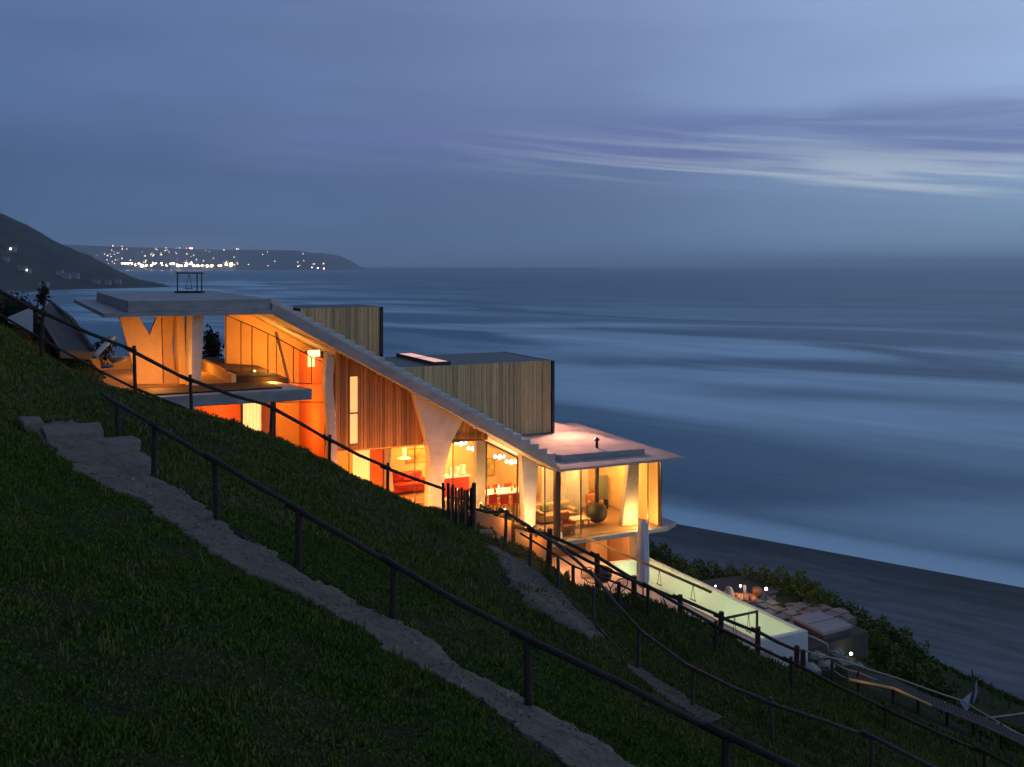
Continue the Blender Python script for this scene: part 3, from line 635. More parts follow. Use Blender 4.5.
RAS = np.zeros((900, 900), bool); CELL = .07
for G in (P1, P2, P3):
    a = ((G[...,0]+30)/CELL).astype(int).ravel(); b = (G[...,1]/CELL).astype(int).ravel()
    k = (a>1)&(a<898)&(b>1)&(b<898); RAS[a[k], b[k]] = True; RAS[a[k]+1, b[k]] = True; RAS[a[k], b[k]+1] = True
def inside_path(x, y):
    a = np.clip(((x+30)/CELL).astype(int), 0, 899); b = np.clip((y/CELL).astype(int), 0, 899); return RAS[a, b]
# stone steps at the top of the footpath
steps = [([(62,458),(83,476),(158,470),(150,461),(141,456)],.10,'lowest and widest'),([(44,441),(61,456),(139,456),(141,448),(132,443)],.22,'second from the bottom'),([(40,430),(46,441),(104,441),(100,431)],.36,'third from the bottom'),([(17,424),(24,432),(44,432),(40,425)],.42,'topmost and smallest')]
for pix, h, d in steps:
    P = [hit(u, v) for u, v in pix]; z = sum(p[2] for p in P)/len(P) + .02
    zs = [p[2] for p in P]
    o = MB().prism([(x,y,min(zs)-.4) for x,y,_ in P], [(x,y,z*.3+zz*.7+.03+h*.38) for (x,y,_),zz in zip(P,zs)]).build('garden_step','step_stone',bevel=.05)
    tag(o, 'worn pale stone step at the top of the footpath, '+d, 'step', 'stone steps of the footpath')
# driveway beside the terrace
def quad_at(name, pts, m, th, label, cat):
    P = [Vector(at(*p)) for p in pts]
    return tag(MB().prism([p-Vector((0,0,th)) for p in P], P).build(name, m), label, cat, kind='structure')
quad_at('driveway', [(36,312,33),(52,301,43),(74,318,40),(97,352,34),(60,350,31)], 'driveway', .25, 'grey concrete ramp left of the terrace', 'ramp')
o = MB().tube([at(50,301,43), at(70,318,38.5), at(93,349,33.5)], .07, 6).build('ramp_kerb','timber_grey'); tag(o, 'dark rail edging the right side of the grey ramp', 'kerb')
o = MB().prism([at(8,322,31.5),at(33,333,31),at(33,333,31.3),at(8,322,31.8)],[at(8,317,31.5),at(33,306.5,31),at(33,306.5,31.3),at(8,317,31.8)]).build('garden_wall','white_gloss'); tag(o, 'small white wall with slanting top behind the upper left fence', 'wall')
o = MB().tube([at(95,356,32), at(104,346,33.5), at(113,338,35)], .09, 8).build('white_pipe','concrete', smooth=True); tag(o, 'short pale pipe leaning up at the left end of the terrace', 'pipe')
for k,(u,v,Y,r,d) in enumerate(((118,357,36,.3,'nearer the terrace'),(108,363,33.5,.2,'nearer the fence post'))):
    x,y,z = at(u,v,Y); mb = MB(); mb.ball((x,y,z-.1), r, 8, .35); tag(mb.build('boulder','concrete_dark',smooth=True), 'low pale boulder left of the terrace, '+d, 'rock', 'boulders by the terrace')

# ------------------------------------------------------------ fences
def fence(label, posts, rails, pr=.055, rr=.045, m='timber_dark', group='rustic pole fences', lap=True, caps=False, low=None):
    bx, by, bz = at(*posts[0][:1], posts[0][2], posts[0][3]); f = thing('pole_fence', (bx,by,bz), label, 'fence', group)
    for u, vt, vb, Y in posts:
        a = Vector(at(u, vt, Y)); b = Vector(at(u, vb, Y)); du = random.uniform(-.05,.05)
        b = Vector((a.x+du, b.y, b.z-.35)); mb = MB(); q = [b, b.lerp(a,.5)+Vector((random.uniform(-.012,.012),0,0)), a+Vector((0,0,.04))]
        mb.tube(q, [pr*1.1, pr, pr*.95], 9); mb.build('post', m, f, smooth=False)
    for r in rails:
        P = [Vector(at(*p)) for p in r]
        for a, b in zip(P[:-1], P[1:]):
            d = (b-a).normalized()*(.28 if lap else 0); sgn_ = -getattr(fence,'k',1); fence.k = sgn_; off = Vector((0,-.03*sgn_,(.032*sgn_ if lap else 0)))
            mid = a.lerp(b,.5)+Vector((0,0,random.uniform(-.05,.02)))
            mb = MB(); mb.tube([a-d+off, mid, b+d*.3+off], [rr*1.05, rr, rr*.9], 9); mb.build('rail', m, f, smooth=True)
    if low:
        for r in low:
            P = [Vector(at(*p)) for p in r]
            for a, b in zip(P[:-1], P[1:]): MB().tube([a, b], .035, 7).build('ground_rail', m, f, smooth=True)
    return f
# near fence along the footpath
npst = [(117,403,440,24),(155,425,478,20.5),(215,460,522,18.5),(299,509,570,17.3),(394,564,622,16.3),(527,637,708,14.4),(726,735,815,12.8),(905,815,905,11.8)]
fence('thick dark pole fence with one rail beside the upper footpath, nearest the camera', npst, [[(104,394,25.5)]+[(u,vt+1,Y) for u,vt,vb,Y in npst]], .062, .05, 'timber_dark',
      low=[[(235,532,18.1),(299,571,17.2),(352,602,16.7)],[(394,624,16.2),(417,634,16.1)],[(527,708,14.35),(600,748,13.7),(660,782,13.2)]])
# far upper fence on the crest in front of the house
f2 = [(-20,276,318,27),(43,309,350,27.3),(134,347,384,28),(190,376,407,28.6),(272,403,436,30),(330,436,462,31),(388,464,494,32),(443,484,522,33)]
fence('dark pole fence with lapped rails along the crest in front of the orange windows', f2, [[(u,vt+4,Y) for u,vt,vb,Y in f2]], .05, .05, 'timber_dark',
      low=[[(-20,303,27),(43,340,27.3),(100,371,27.7),(134,388,28),(190,410,28.6)]])
MB().tube([at(128,343,27.9),at(139,352,27.95)],.055,8)
# stick screen at the end of the crest fence
sc_ = thing('stick_screen', at(460,525,33.2), 'small upright screen of rough dark sticks beside the big concrete column', 'screen')
rs = random.Random(4)
for k in range(19):
    u = 448+k*1.45; h = 484+k*.33+rs.uniform(-2,2.5); vb = 520+k*.35
    a = at(u+rs.uniform(-.6,.6), h, 33.2); b = at(u, vb+4, 33.2)
    MB().tube([b,a], rs.uniform(.022,.036), 6).build('stick','timber_warm' if k%5==2 else 'timber_dark', sc_)
MB().tube([at(474,483,33.15),at(474,532,33.15)],.07,8).build('post','timber_grey',sc_)
MB().tube([at(447,497,33.25),at(475,500,33.25)],.03,6).build('rail','timber_dark',sc_)
# fence B right of the lower path
fb = [(474,510,529,33.5),(506,511,532,32.9),(531,535,568,33),(558,557,590,32.4),(594,588,622,31.2),(639,631,668,28.8),(694,669,706,27),(771,699,742,25.4),(872,737,778,24.4),(985,790,835,23.5)]
fence('dark pole fence with one rail along the right edge of the lower path', fb, [[(474,509,33.5),(506,512,32.9),(531,528,33),(558,545,32.4),(594,576,31.2),(639,629,28.8),(694,669,27),(771,703,25.4),(872,737,24.4),(985,790,23.5)]], .055, .05, 'timber_grey',
      low=[[(531,568,32.9),(558,590,32.3),(594,623,31.1),(639,670,28.7),(694,708,26.9)]])
# fence C2
fc = [(573,566,590,33.6),(619,583,606,33.5),(648,586,618,33.3),(716,622,652,33),(791,658,692,32),(886,706,738,31.5),(984,750,782,31)]
fence('dark pole fence with leaning posts below the pool deck, nearer of the pair', fc, [[(534,531,34),(573,553,33.6),(610,570,33.5),(650,588,33.3),(716,626,33),(791,662,32),(886,709,31.5),(984,752,31),(1060,790,30.6)]], .06, .055, 'timber_dark', low=[[(520,533,34),(573,566,33.7),(619,584,33.6),(650,600,33.4)]])
# fence C1, lapped rails
f1 = [(512,521,545,35),(550,530,568,34.8),(597,555,582,35),(634,577,604,35.2),(680,596,620,35.3),(721.5,613,642,35.3),(758,628,656,35.3),(797,647,672,35.5),(803,651,674,35.8)]
fence('dark pole fence with doubled lapped rails in front of the pool, farther of the pair', f1, [[(478,511,35),(512,525,35),(550,535,34.8),(597,557,35),(634,580,35.2),(680,599,35.3),(721.5,617,35.3),(758,632,35.3),(797,651,35.5)]], .10, .06, 'timber_dark')
# rope rails of the boardwalk
rp = [(832,661,678,36.5),(858,672,690,37),(893,683,703,37.5),(918,692,712,38),(947,703,722,38.3),(973,713,733,38.7),(1001,724,745,39),(1030,737,758,39.3)]
rf = thing('rope_fence', at(832,678,36.5), 'low fence of short posts with pale slack ropes beside the boardwalk at the lower right', 'fence')
for u,vt,vb,Y in rp: MB().tube([at(u,vb+5,Y),at(u,vt-1,Y)],.055,7).build('post','timber_dark',rf)
def slack(P, sag, r, nm, m, par):
    pts = []
    P = [Vector(at(*p)) for p in P]
    for a, b in zip(P[:-1], P[1:]):
        for k in range(6): 
            q = a.lerp(b, k/6); q.z -= sag*math.sin(math.pi*k/6); pts.append(q)
    pts.append(P[-1]); return MB().tube(pts, r, 6).build(nm, m, par, smooth=True)
slack([(u,vt,Y) for u,vt,vb,Y in rp], .07, .022, 'rope', 'rope', rf)
slack([(u,vt+8,Y) for u,vt,vb,Y in rp], .12, .02, 'rope', 'rope', rf)
slack([(797,648,35.6),(845,661,38.6),(900,679,39.6),(963,701,40.6),(1030,740,41)], .02, .035, 'hand_rail', 'rope', rf)
slack([(985,718,42),(1030,712,43)], .02, .035, 'hand_rail', 'rope', rf)
bw = [(848,678,36.6),(893,687,37),(930,704,37.4),(985,726,37.8),(1040,752,38)]
bp = [Vector(at(*p)) for p in bw]; mb = MB()
for a, b in zip(bp[:-1], bp[1:]):
    n_ = 14
    for k in range(n_):
        p = a.lerp(b, k/n_); q = a.lerp(b, (k+.86)/n_); wv = Vector((.25,.85,0)); mb.prism([p-Vector((0,0,.05)),q-Vector((0,0,.05)),q+wv-Vector((0,0,.05)),p+wv-Vector((0,0,.05))],[p,q,q+wv,p+wv])
bwo = thing('boardwalk', bp[0], 'narrow timber boardwalk with a warm lit edge descending at the lower right', 'boardwalk')
mb.build('decking','timber_dark',bwo)
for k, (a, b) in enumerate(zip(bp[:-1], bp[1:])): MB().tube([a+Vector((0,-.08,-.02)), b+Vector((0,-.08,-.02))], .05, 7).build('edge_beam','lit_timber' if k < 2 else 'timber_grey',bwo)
for u,v,Y in ((868,684,36.6),(905,694,36.9)): lamp('boardwalk_light', Vector(at(u,v,Y))+Vector((0,-.3,.22)), .8, (1,.55,.15), .03)

# ------------------------------------------------------------ pool and deck
pt = thing('swimming_pool', H(5,-3,-15.2), 'long narrow glowing green swimming pool with a white end wall', 'pool')
mb = MB(); W0,W1,T0,T1 = 3.96,6.08,-8.3,2.3
mb.hbox(W0-.05,W0,T0,T1,-15.3,-14.09); mb.build('side_wall','pink_deck',pt)
MB().hbox(W1,W1+.14,T0,T1,-15.6,-14.06).build('side_wall','pool_tile',pt)
MB().hbox(W0-.12,W1+.14,T0-.22,T0-.002,-15.9,-14.04).build('end_wall','white_paint',pt,bevel=.01)
MB().hbox(W0,W1,T1+.002,T1+.2,-15.3,-14.06).build('end_wall','pool_tile',pt)
MB().hbox(W0,W1,T0,T1,-15.25,-15.12).build('basin_floor','pool_tile',pt)
lin = MB(); lin.hbox(W0+.003,W0+.03,T0,T1,-15.11,-14.1); lin.hbox(W1-.03,W1-.003,T0,T1,-15.11,-14.1); lin.build('basin_lining','pool_tile',pt)
MB().st([(W0+.034,T0+.01),(W1-.034,T0+.01),(W1-.034,T1-.01),(W0+.034,T1-.01)],-14.13,-14.10).build('water','pool_water',pt)
for k in range(6):
    t_ = -7.4+k*1.75+(.35 if k%2 else 0)
    lamp('pool_light', H(4.9,t_,-14.5), 7.0, (.90,.97,.72), .25)
for k in range(5): MB().ball(H(3.99,-6.8+k*2.2,-14.75),.09,6).build('pool_lamp','pool_bulb',pt)
# swing beams above the pool
sb = thing('pool_swing_frame', at(578.6,535,44), 'long timber beam with small rope swings reaching from the floor slab over the pool', 'swing frame')
Pa, Pb = Vector(H(.9,.75,-11.75)), None
s_,z_ = 0,0
Pa = Vector(at(578.6,534.5,43.6)); Pb = Vector(at(711,592,35.9))
MB().tube([Pa,Pb],.055,8).build('beam','timber_warm',sb,smooth=True)
def vrope(P, dz, sp, par, seat=True):
    d = (Pb-Pa).normalized()
    for k in (-1,1): MB().tube([P, P+d*sp*k+Vector((0,0,-dz))], .011, 5).build('rope','timber_dark',par)
    if seat: MB().tube([P-d*(sp+.05)+Vector((0,0,-dz)), P+d*(sp+.05)+Vector((0,0,-dz))], .02, 6).build('seat','timber_dark',par)
for q in (.655,.885): vrope(Pa.lerp(Pb,q), .58, .12, sb)
sb2 = thing('cross_beam', at(731,617,36.5), 'short crosswise timber beam with rope swings over the near end of the pool', 'beam')
Qa, Qb = Vector(at(721.5,619,35.4)), Vector(at(757,611.5,38.4)); MB().tube([Qa,Qb],.05,8).build('beam','timber_dark',sb2,smooth=True)
MB().tube([Qb+Vector((0,0,.05)), Qb-Vector((0,0,2.4))],.05,8).build('post','timber_dark',sb2)
for q in (.35,.75): vrope(Qa.lerp(Qb,q), .7, .1, sb2)
# closed parasol
px_, py_, pz_ = H(3.2,-1.2,-14.12); um = thing('parasol', (px_,py_,pz_), 'tall folded pale blue parasol standing on the pool deck', 'parasol')
px_ = (643-512)/1000*42.3; py_ = 42.3; um.location = (px_,py_,-14.12)
MB().tube([(px_,py_,-14.12),(px_,py_,-10.75)],.03,8).build('pole','black_metal',um)
prof = [(.03,3.32),(.10,3.30),(.17,3.2),(.21,3.0),(.235,2.2),(.25,1.4),(.25,.8),(.19,.55),(.13,.5),(.08,.72)]
mb = MB(); m_ = len(prof); n_ = 36
vs = [(px_+r*(1+.13*math.sin(8*2*math.pi*k/n_))*math.cos(2*math.pi*k/n_), py_+r*(1+.13*math.sin(8*2*math.pi*k/n_))*math.sin(2*math.pi*k/n_), -14.12+z) for r,z in prof for k in range(n_)]
mb.add(vs,[(i*n_+k,i*n_+(k+1)%n_,(i+1)*n_+(k+1)%n_,(i+1)*n_+k) for i in range(m_-1) for k in range(n_)]); mb.build('folded_canopy','white_fabric',um,smooth=True)
MB().lathe([(.3,0),(.3,.06),(.05,.1)],(px_,py_,-14.12),16).build('base','black_metal',um)
# grill, round chair, potted plant, low table on the deck
gx,gy,_ = at(604,572,42.5); gz = -14.12
def ground_at(u,v,Y,z=-14.12): 
    k = -z/((v-265)/1000); return ((u-512)/1000*k, k, z)
gx,gy,gz = ground_at(603,597,0); gr = thing('kettle_grill',(gx,gy,gz),'black dome lidded kettle grill on the deck below the living room','grill')
MB().lathe([(.12,.62),(.33,.75),(.39,.95)],(gx,gy,gz),18).build('bowl','black_metal',gr,smooth=True)
MB().lathe([(.40,.96),(.38,1.12),(.27,1.27),(.05,1.33)],(gx,gy,gz),18).build('lid','black_metal',gr,smooth=True)
for a in (0,2.1,4.2): MB().tube([(gx+.15*math.cos(a),gy+.15*math.sin(a),gz+.75),(gx+.42*math.cos(a),gy+.42*math.sin(a),gz)],.02,6).build('leg','black_metal',gr)
MB().hbox(0,0,0,0,0,0) if False else None
MB().box(gx-.95,gx-.45,gy-.25,gy+.2,gz+.86,gz+.9).build('side_shelf','timber_warm',gr)
def hoop_chair(u,v,rz,label):
    x,y,z = ground_at(u,v,0); r = thing('hoop_chair',(x,y,z),label,'chair','round garden chairs on the pool deck')
    ca,sa = math.cos(rz),math.sin(rz)
    def W(a,b,c): return (x+a*ca-b*sa,y+a*sa+b*ca,z+c)
    pts = [W(.42*math.cos(q), -.25*math.sin(q)+.08, .62+.42*math.sin(q)) for q in np.linspace(0,2*math.pi,25)]
    MB().tube(pts,.022,6,cap=False).build('hoop','black_metal',r)
    mb = MB()
    for q in np.linspace(.1,math.pi*2,22): mb.tube([W(.42*math.cos(q),-.25*math.sin(q)+.08,.62+.42*math.sin(q)),W(0,.0+.2,.5)],.010,4)
    mb.build('woven_seat','rust',r)
    for a,b in ((-.3,-.28),(.3,-.28),(-.25,.3),(.25,.3)): MB().tube([W(a*.6,b*.6,.3),W(a,b,0)],.018,5).build('leg','black_metal',r)
hoop_chair(620,602,.5,'black round hoop chair beside the parasol, nearest the pool')
hoop_chair(590,590,-.4,'black round hoop chair half hidden behind the fence, left of the grill')
def plant(u,v,z,h,label,name='potted_plant',cat='plant',pot='terracotta',n=60,group=None):
    x,y,_ = ground_at(u,v,0,z); r = thing(name,(x,y,z),label,cat,group)
    MB().lathe([(.14,0),(.2,.3),(.22,.32),(.19,.33)],(x,y,z),14).build('pot',pot,r,smooth=False)
    mb = MB(); rg = random.Random(int(u))
    for _ in range(n):
        a=rg.uniform(0,6.28); b=rg.uniform(.2,1.2); d=Vector((math.cos(a)*math.sin(b)*.5,math.sin(a)*math.sin(b)*.5,math.cos(b)))*h*rg.uniform(.5,1); p=Vector((x,y,z+.3)); sd_=Vector((-math.sin(a),math.cos(a),0))*.04
        mb.add([p,p+d*.6-sd_,p+d,p+d*.6+sd_],[(0,1,2,3)],rg.random())
    mb.build('foliage','leaf',r)
plant(567,588,-14.12,.6,'leafy potted plant on the deck at the left of the grill')
x,y,z = ground_at(612,606,0); tb = thing('low_table',(x,y,z),'low round dark table in front of the grill on the deck','table')
MB().lathe([(.38,.40),(.38,.44)],(x,y,z),20).build('top','timber_warm',tb); MB().tube([(x,y,z),(x,y,z+.4)],.04,8).build('leg','black_metal',tb); MB().lathe([(.2,0),(.2,.03)],(x,y,z),14).build('foot','black_metal',tb)

# stone terrace beyond the pool
mb = MB(); rg = random.Random(9)
for i in range(8):
    for j in range(7):
        s0 = 7.0+i*.62+.25*math.sin(j*1.7); t0 = -5.6+j*.72+.2*math.sin(i*2.1)
        if s0+t0*.25 > 10.9: continue
        q = [(s0+rg.uniform(0,.09),t0+rg.uniform(0,.09)),(s0+.53+rg.uniform(0,.07),t0+rg.uniform(0,.09)),(s0+.53+rg.uniform(0,.07),t0+.62+rg.uniform(0,.07)),(s0+rg.uniform(0,.09),t0+.62+rg.uniform(0,.07))]
        mb.st(q,-15.7,-15.4+rg.uniform(0,.03),rg.random())
tag(mb.build('stone_paving','stone',bevel=.006),'irregular pale stone paving right of the pool','paving',kind='structure')
tag(MB().st([(6.25,-7.2),(11.3,-6.6),(11.6,1.8),(6.25,2.4)],-16.6,-15.5).build('gravel_bed','bed_soil'),'dark gravel bed under the paving','gravel',kind='structure')
fp = thing('fire_pit', ground_at(742,603,0,-15.4), 'low round rusty fire pit on the stone paving', 'fire pit')
x,y,z = ground_at(742,603,0,-15.4); MB().lathe([(.35,0),(.62,.16),(.66,.28),(.60,.28),(.45,.12),(.02,.1)],(x,y,z),20).build('bowl','terracotta',fp,smooth=True)
mb=MB()
for k in range(5): mb.tube([(x-.3+.12*k,y-.3,z+.2),(x-.1+.1*k,y+.3,z+.3)],.05,6)
mb.build('logs','timber_warm',fp)
lamp('ember_light',(x,y,z+.55),3,(1,.4,.15),.08)
def garden_lamp(u,v,z,h,e,label,br=.07):
    x,y,_ = ground_at(u,v+h*1000*.0217,0,z); r = thing('garden_lamp',(x,y,z),label,'lamp','small garden lamps by the pool terrace')
    MB().tube([(x,y,z-.1),(x,y,z+h)],.025,7).build('post','black_metal',r); MB().ball((x,y,z+h+.05),br,8).build('lamp_head','garden_bulb',r,smooth=True)
    lamp('garden_light',(x,y-.12,z+h+.12),e,(1,.85,.6),.05)
garden_lamp(715.5,587,-15.45,.5,1.2,'small dim garden lamp at the scrub edge nearest the pool',.035)
garden_lamp(740.5,587,-15.4,.6,2.2,'garden lamp beside the white post behind the stone paving',.045)
garden_lamp(766,590,-15.4,.55,3,'brightest garden lamp at the back right corner of the stone paving',.065)
garden_lamp(851,656,-16.4,.4,.8,'bright lamp among pale rocks beside the boardwalk',.06)
x,y,z = ground_at(744.5,597,0,-15.4); tag(MB().box(x-.06,x+.06,y-.06,y+.06,z,z+.55).build('white_post','white_paint'),'short white square post between two garden lamps','post')
x,y,z = ground_at(757,597,0,-15.4); tag(MB().lathe([(.16,0),(.24,.25),(.22,.42),(.18,.43)],(x,y,z),14).build('clay_pot','terracotta',smooth=True),'orange clay pot left of the brightest garden lamp','pot')
x,y,z = ground_at(729,599,0,-15.4); mb=MB(); mb.lathe([(.22,0),(.27,.2),(.2,.4),(.12,.55),(.02,.6)],(x,y,z),9); tag(mb.build('standing_rock','rock_pale'),'upright pale rock at the left end of the stone paving','rock')
# covered hot tub
tubq = [at(792,617,42.9),at(820,611,43.6),at(853,624.5,41.9),at(823.5,632,41.0)]; zt = sum(p[2] for p in tubq)/4
tb = thing('hot_tub',(tubq[3][0],tubq[3][1],zt-1.05),'square outdoor tub with a flat grey cover right of the pool','hot tub')
Q = [(p[0],p[1]) for p in tubq]; cx_=sum(q[0] for q in Q)/4; cy_=sum(q[1] for q in Q)/4
MB().prism([(a,b,zt-.14) for a,b in Q],[(a,b,zt) for a,b in Q]).build('cover','tub_cover',tb,bevel=.03)
Qi=[(cx_+(a-cx_)*.95,cy_+(b-cy_)*.95) for a,b in Q]; MB().prism([(a,b,zt-1.2) for a,b in Qi],[(a,b,zt-.143) for a,b in Qi]).build('shell','tub_shell',tb,bevel=.02)
a,b = Vector((*Q[3],zt+.004)),Vector((*Q[1],zt+.004)); m0=(Vector((*Q[0],zt+.006))+Vector((*Q[3],zt+.006)))/2; m1=(Vector((*Q[1],zt+.006))+Vector((*Q[2],zt+.006)))/2
MB().tube([m0,m1],.012,4).build('cover_seam','tub_shell',tb)
o = MB().tube([at(793,631,40.6),at(812,637,40.3),at(827,644,40),at(828,652,40)],.05,7).build('bent_rail','rope',smooth=True); tag(o,'pale bent handrail at the foot of the covered tub','rail')
# pale rocks under the tub and by the lamp
rg = random.Random(12)
for k,(u,v,Y,r,d) in enumerate(((818,655,39.5,.30,'left of the dark gap under the tub'),(806,668,38,.55,'just right of the pool end wall'),(838,652,40.2,.28,'right below the tub corner'),(846,661,39.8,.3,'at the foot of the bright lamp'),(858,664,39.8,.22,'right of the bright lamp'),(826,664,39.2,.35,'in the middle of the rock group'))):
    x,y,z = at(u,v,Y); mb = MB(); mb.ball((x,y,z-.05), r, 7, .5)
    mb.v = [(a+rg.uniform(-.06,.06),b+rg.uniform(-.06,.06),c+rg.uniform(-.05,.05)) for a,b,c in mb.v]
    tag(mb.build('rock','rock_pale'),'pale rough rock '+d,'rock','pale rocks near the tub')
# torn white cloth on poles
fl = thing('cloth_banner',at(972,712,41),'pale torn cloth hanging from a leaning pole at the lower right dune','banner')
MB().tube([at(968,722,41),at(974,690,41),at(972,670,41)],.03,6).build('pole','timber_grey',fl)
mb=MB(); V=[at(977,679,41),at(978,692,40.9),at(974,703,40.9),at(972,708,41),at(970,700,41.1),at(975,690,41.1)]
mb.prism([Vector(p)+Vector((0,.02,0)) for p in V],V); mb.build('cloth','white_fabric',fl)
mb=MB(); V=[at(972,692,41.05),at(966,697,40.9),at(960,702,40.9),at(966,713,41),at(970,706,41.1)]; mb.prism([Vector(p)+Vector((0,.02,0)) for p in V],V); mb.build('cloth','white_fabric',fl)

# raised planting bed and steps beside the stick screen
o = MB().prism([at(474,532,34.2),at(515,548,35),at(545,560,36.2),at(545,560,37.4),at(474,528,36)],[at(475,511,34.2),at(516,522,35),at(548,541,36.2),at(548,541,37.4),at(475,509.5,36)]).build('retaining_wall','timber_floor'); tag(o,'low earth coloured retaining wall lit orange beside the stick screen','wall')
for k,(u,v) in enumerate(((484,531),(492,536),(500,540))):
    x,y,z = at(u,v,33.6+k*.2); tag(MB().box(x-.28,x+.28,y-.25,y+.25,z-.3,z).build('timber_step','timber_warm',bevel=.01),('upper','middle','lower')[k]+' small timber step at the start of the lower path','step','timber steps by the stick screen')

# ------------------------------------------------------------ swing on the roof, chimney, fireplace
x0,x1 = (177.5-512)/1000*46.1,(201-512)/1000*46.1; yy=46.1; z0=-1.288; z1=z0+.92
sw = thing('roof_swing',((x0+x1)/2,yy,z0),'small dark framed swing standing on the upper roof terrace','swing')
MB().box(x0-.06,x1+.06,yy-.25,yy+.35,z0,z0+.09).build('base','timber_dark',sw)
MB().box(x0-.08,x1+.1,yy-.03,yy+.05,z1-.03,z1+.03).build('top_beam','timber_dark',sw)
for x in (x0,x1-.18):
    MB().tube([(x,yy,z0),(x,yy,z1)],.028,6).build('post','black_metal',sw)
MB().tube([(x1,yy+.1,z0),(x1,yy+.1,z1)],.028,6).build('post','black_metal',sw)
for dx_ in (-.16,.12): MB().tube([((x0+x1)/2,yy,z1),((x0+x1)/2+dx_,yy,z0+.2)],.012,5).build('rope','black_metal',sw)
MB().tube([((x0+x1)/2-.2,yy,z0+.2),((x0+x1)/2+.16,yy,z0+.2)],.02,6).build('seat','timber_dark',sw)
fx,fy,_ = H(3.4,2.5,0); 
fpz = thing('hanging_fireplace',(fx,fy,-11.7),'round dark fireplace hanging on its flue in the glass living room','fireplace')
mb=MB(); mb.ball((fx,fy,-11.62),.5,18); mb.build('bowl','rust',fpz,smooth=True)
MB().tube([(fx,fy,-11.15),(fx,fy,-8.97)],.10,12).build('flue','rust',fpz,smooth=True)
ch = MB(); ch.tube([(fx,fy,-8.6),(fx,fy,-8.25)],.07,10); ch.build('chimney','black_metal',hs)
MB().lathe([(.13,0),(.15,.05),(.02,.16)],(fx,fy,-8.26),12).build('chimney_cap','black_metal',hs)

# ------------------------------------------------------------ furniture behind the glass
def sofa(name,s0,s1,t0,t1,z,m,label,cat='sofa',cushion='green_fabric'):
    r = thing(name,H((s0+s1)/2,(t0+t1)/2,z),label,cat)
    MB().hbox(s0,s1,t0,t1,z+.08,z+.42).build('seat',m,r,bevel=.05); MB().hbox(s0,s1,t1-.22,t1,z+.42,z+.82).build('backrest',m,r,bevel=.06)
    for a in (s0,s1-.2): MB().hbox(a,a+.2,t0,t1-.23,z+.42,z+.6).build('armrest',m,r,bevel=.05)
    for a in (s0+.3,(s0+s1)/2+.1): MB().hbox(a,a+.45,t1-.42,t1-.23,z+.44,z+.78).build('cushion',cushion,r,bevel=.07)
    for a,b in ((s0+.1,t0+.1),(s1-.1,t0+.1),(s0+.1,t1-.1),(s1-.1,t1-.1)): MB().tube([H(a,b,z),H(a,b,z+.09)],.03,6).build('leg','black_metal',r)
sofa('sofa',.9,2.9,3.4,4.35,-12.18,'tan_fabric','tan sofa with green cushions behind the corner glass')
sofa('sofa',3.6,5.3,6.2,7.1,-12.18,'tan_fabric','pale sofa against the rear of the glass living room',cushion='red_fabric')
sofa('sofa',-7.0,-4.9,3.0,3.9,-9.95,'red_fabric','long red sofa in the lower room beneath the timber wall',cushion='red_fabric')
def armchair(s,t,z,m,label):
    r = thing('armchair',H(s,t,z),label,'armchair','armchairs in the glass living room')
    MB().hbox(s-.35,s+.35,t-.35,t+.3,z+.1,z+.42).build('seat',m,r,bevel=.08); MB().hbox(s-.35,s+.35,t+.18,t+.36,z+.42,z+.9).build('backrest',m,r,bevel=.08)
    for a in (-.35,.23): MB().hbox(s+a,s+a+.12,t-.3,t+.17,z+.42,z+.6).build('armrest',m,r,bevel=.04)
    for a in (-.28,.28):
        for b in (-.28,.22): MB().tube([H(s+a,t+b,z),H(s+a,t+b,z+.11)],.02,5).build('leg','black_metal',r)
armchair(1.3,1.75,-12.18,'terracotta','rust orange armchair right beside the dark corner post')
armchair(4.4,4.4,-12.18,'terracotta','rust armchair behind the tall lit column')
r = thing('coffee_table',H(2.6,2.5,-12.18),'low pale square coffee table near the hanging fireplace','table')
MB().hbox(2.0,2.9,2.2,2.9,-11.85,-11.79).build('tabletop','plaster',r,bevel=.01)
for a,b in ((2.07,2.27),(2.83,2.27),(2.07,2.83),(2.83,2.83)): MB().hbox(a-.03,a+.03,b-.03,b+.03,-12.18,-11.852).build('leg','timber_warm',r)
r = thing('floor_screen',H(5.2,5,-12.18),'grey green upright screen behind the living room column','screen')
MB().hbox(4.75,5.45,4.85,4.92,-11.7,-10.5).build('panel','screen_grey',r,bevel=.02)
for a in (4.85,5.35): MB().hbox(a-.03,a+.03,4.7,5.05,-12.18,-11.7).build('leg','black_metal',r)
def framed(s0,s1,z0,z1,t,m,label):
    r = thing('wall_picture',H(s0,t,z0),label,'picture'); MB().hbox(s0,s1,t-.04,t,z0,z1).build('frame','timber_warm',r); MB().hbox(s0+.05,s1-.05,t-.055,t-.042,z0+.05,z1-.05).build('canvas',m,r)
framed(-4.6,-3.1,-9.4,-8.7,6.69,'picture','long yellow picture on the kitchen back wall')
framed(-.9,.05,-10.4,-9.5,6.69,'picture','brown and yellow picture behind the dining table')
framed(4.4,5.6,-10.8,-9.6,8.89,'picture','reddish picture on the rear wall of the living room')
framed(-6.6,-5.5,-8.9,-8.2,6.69,'picture','small dark picture on the wall of the lower room')
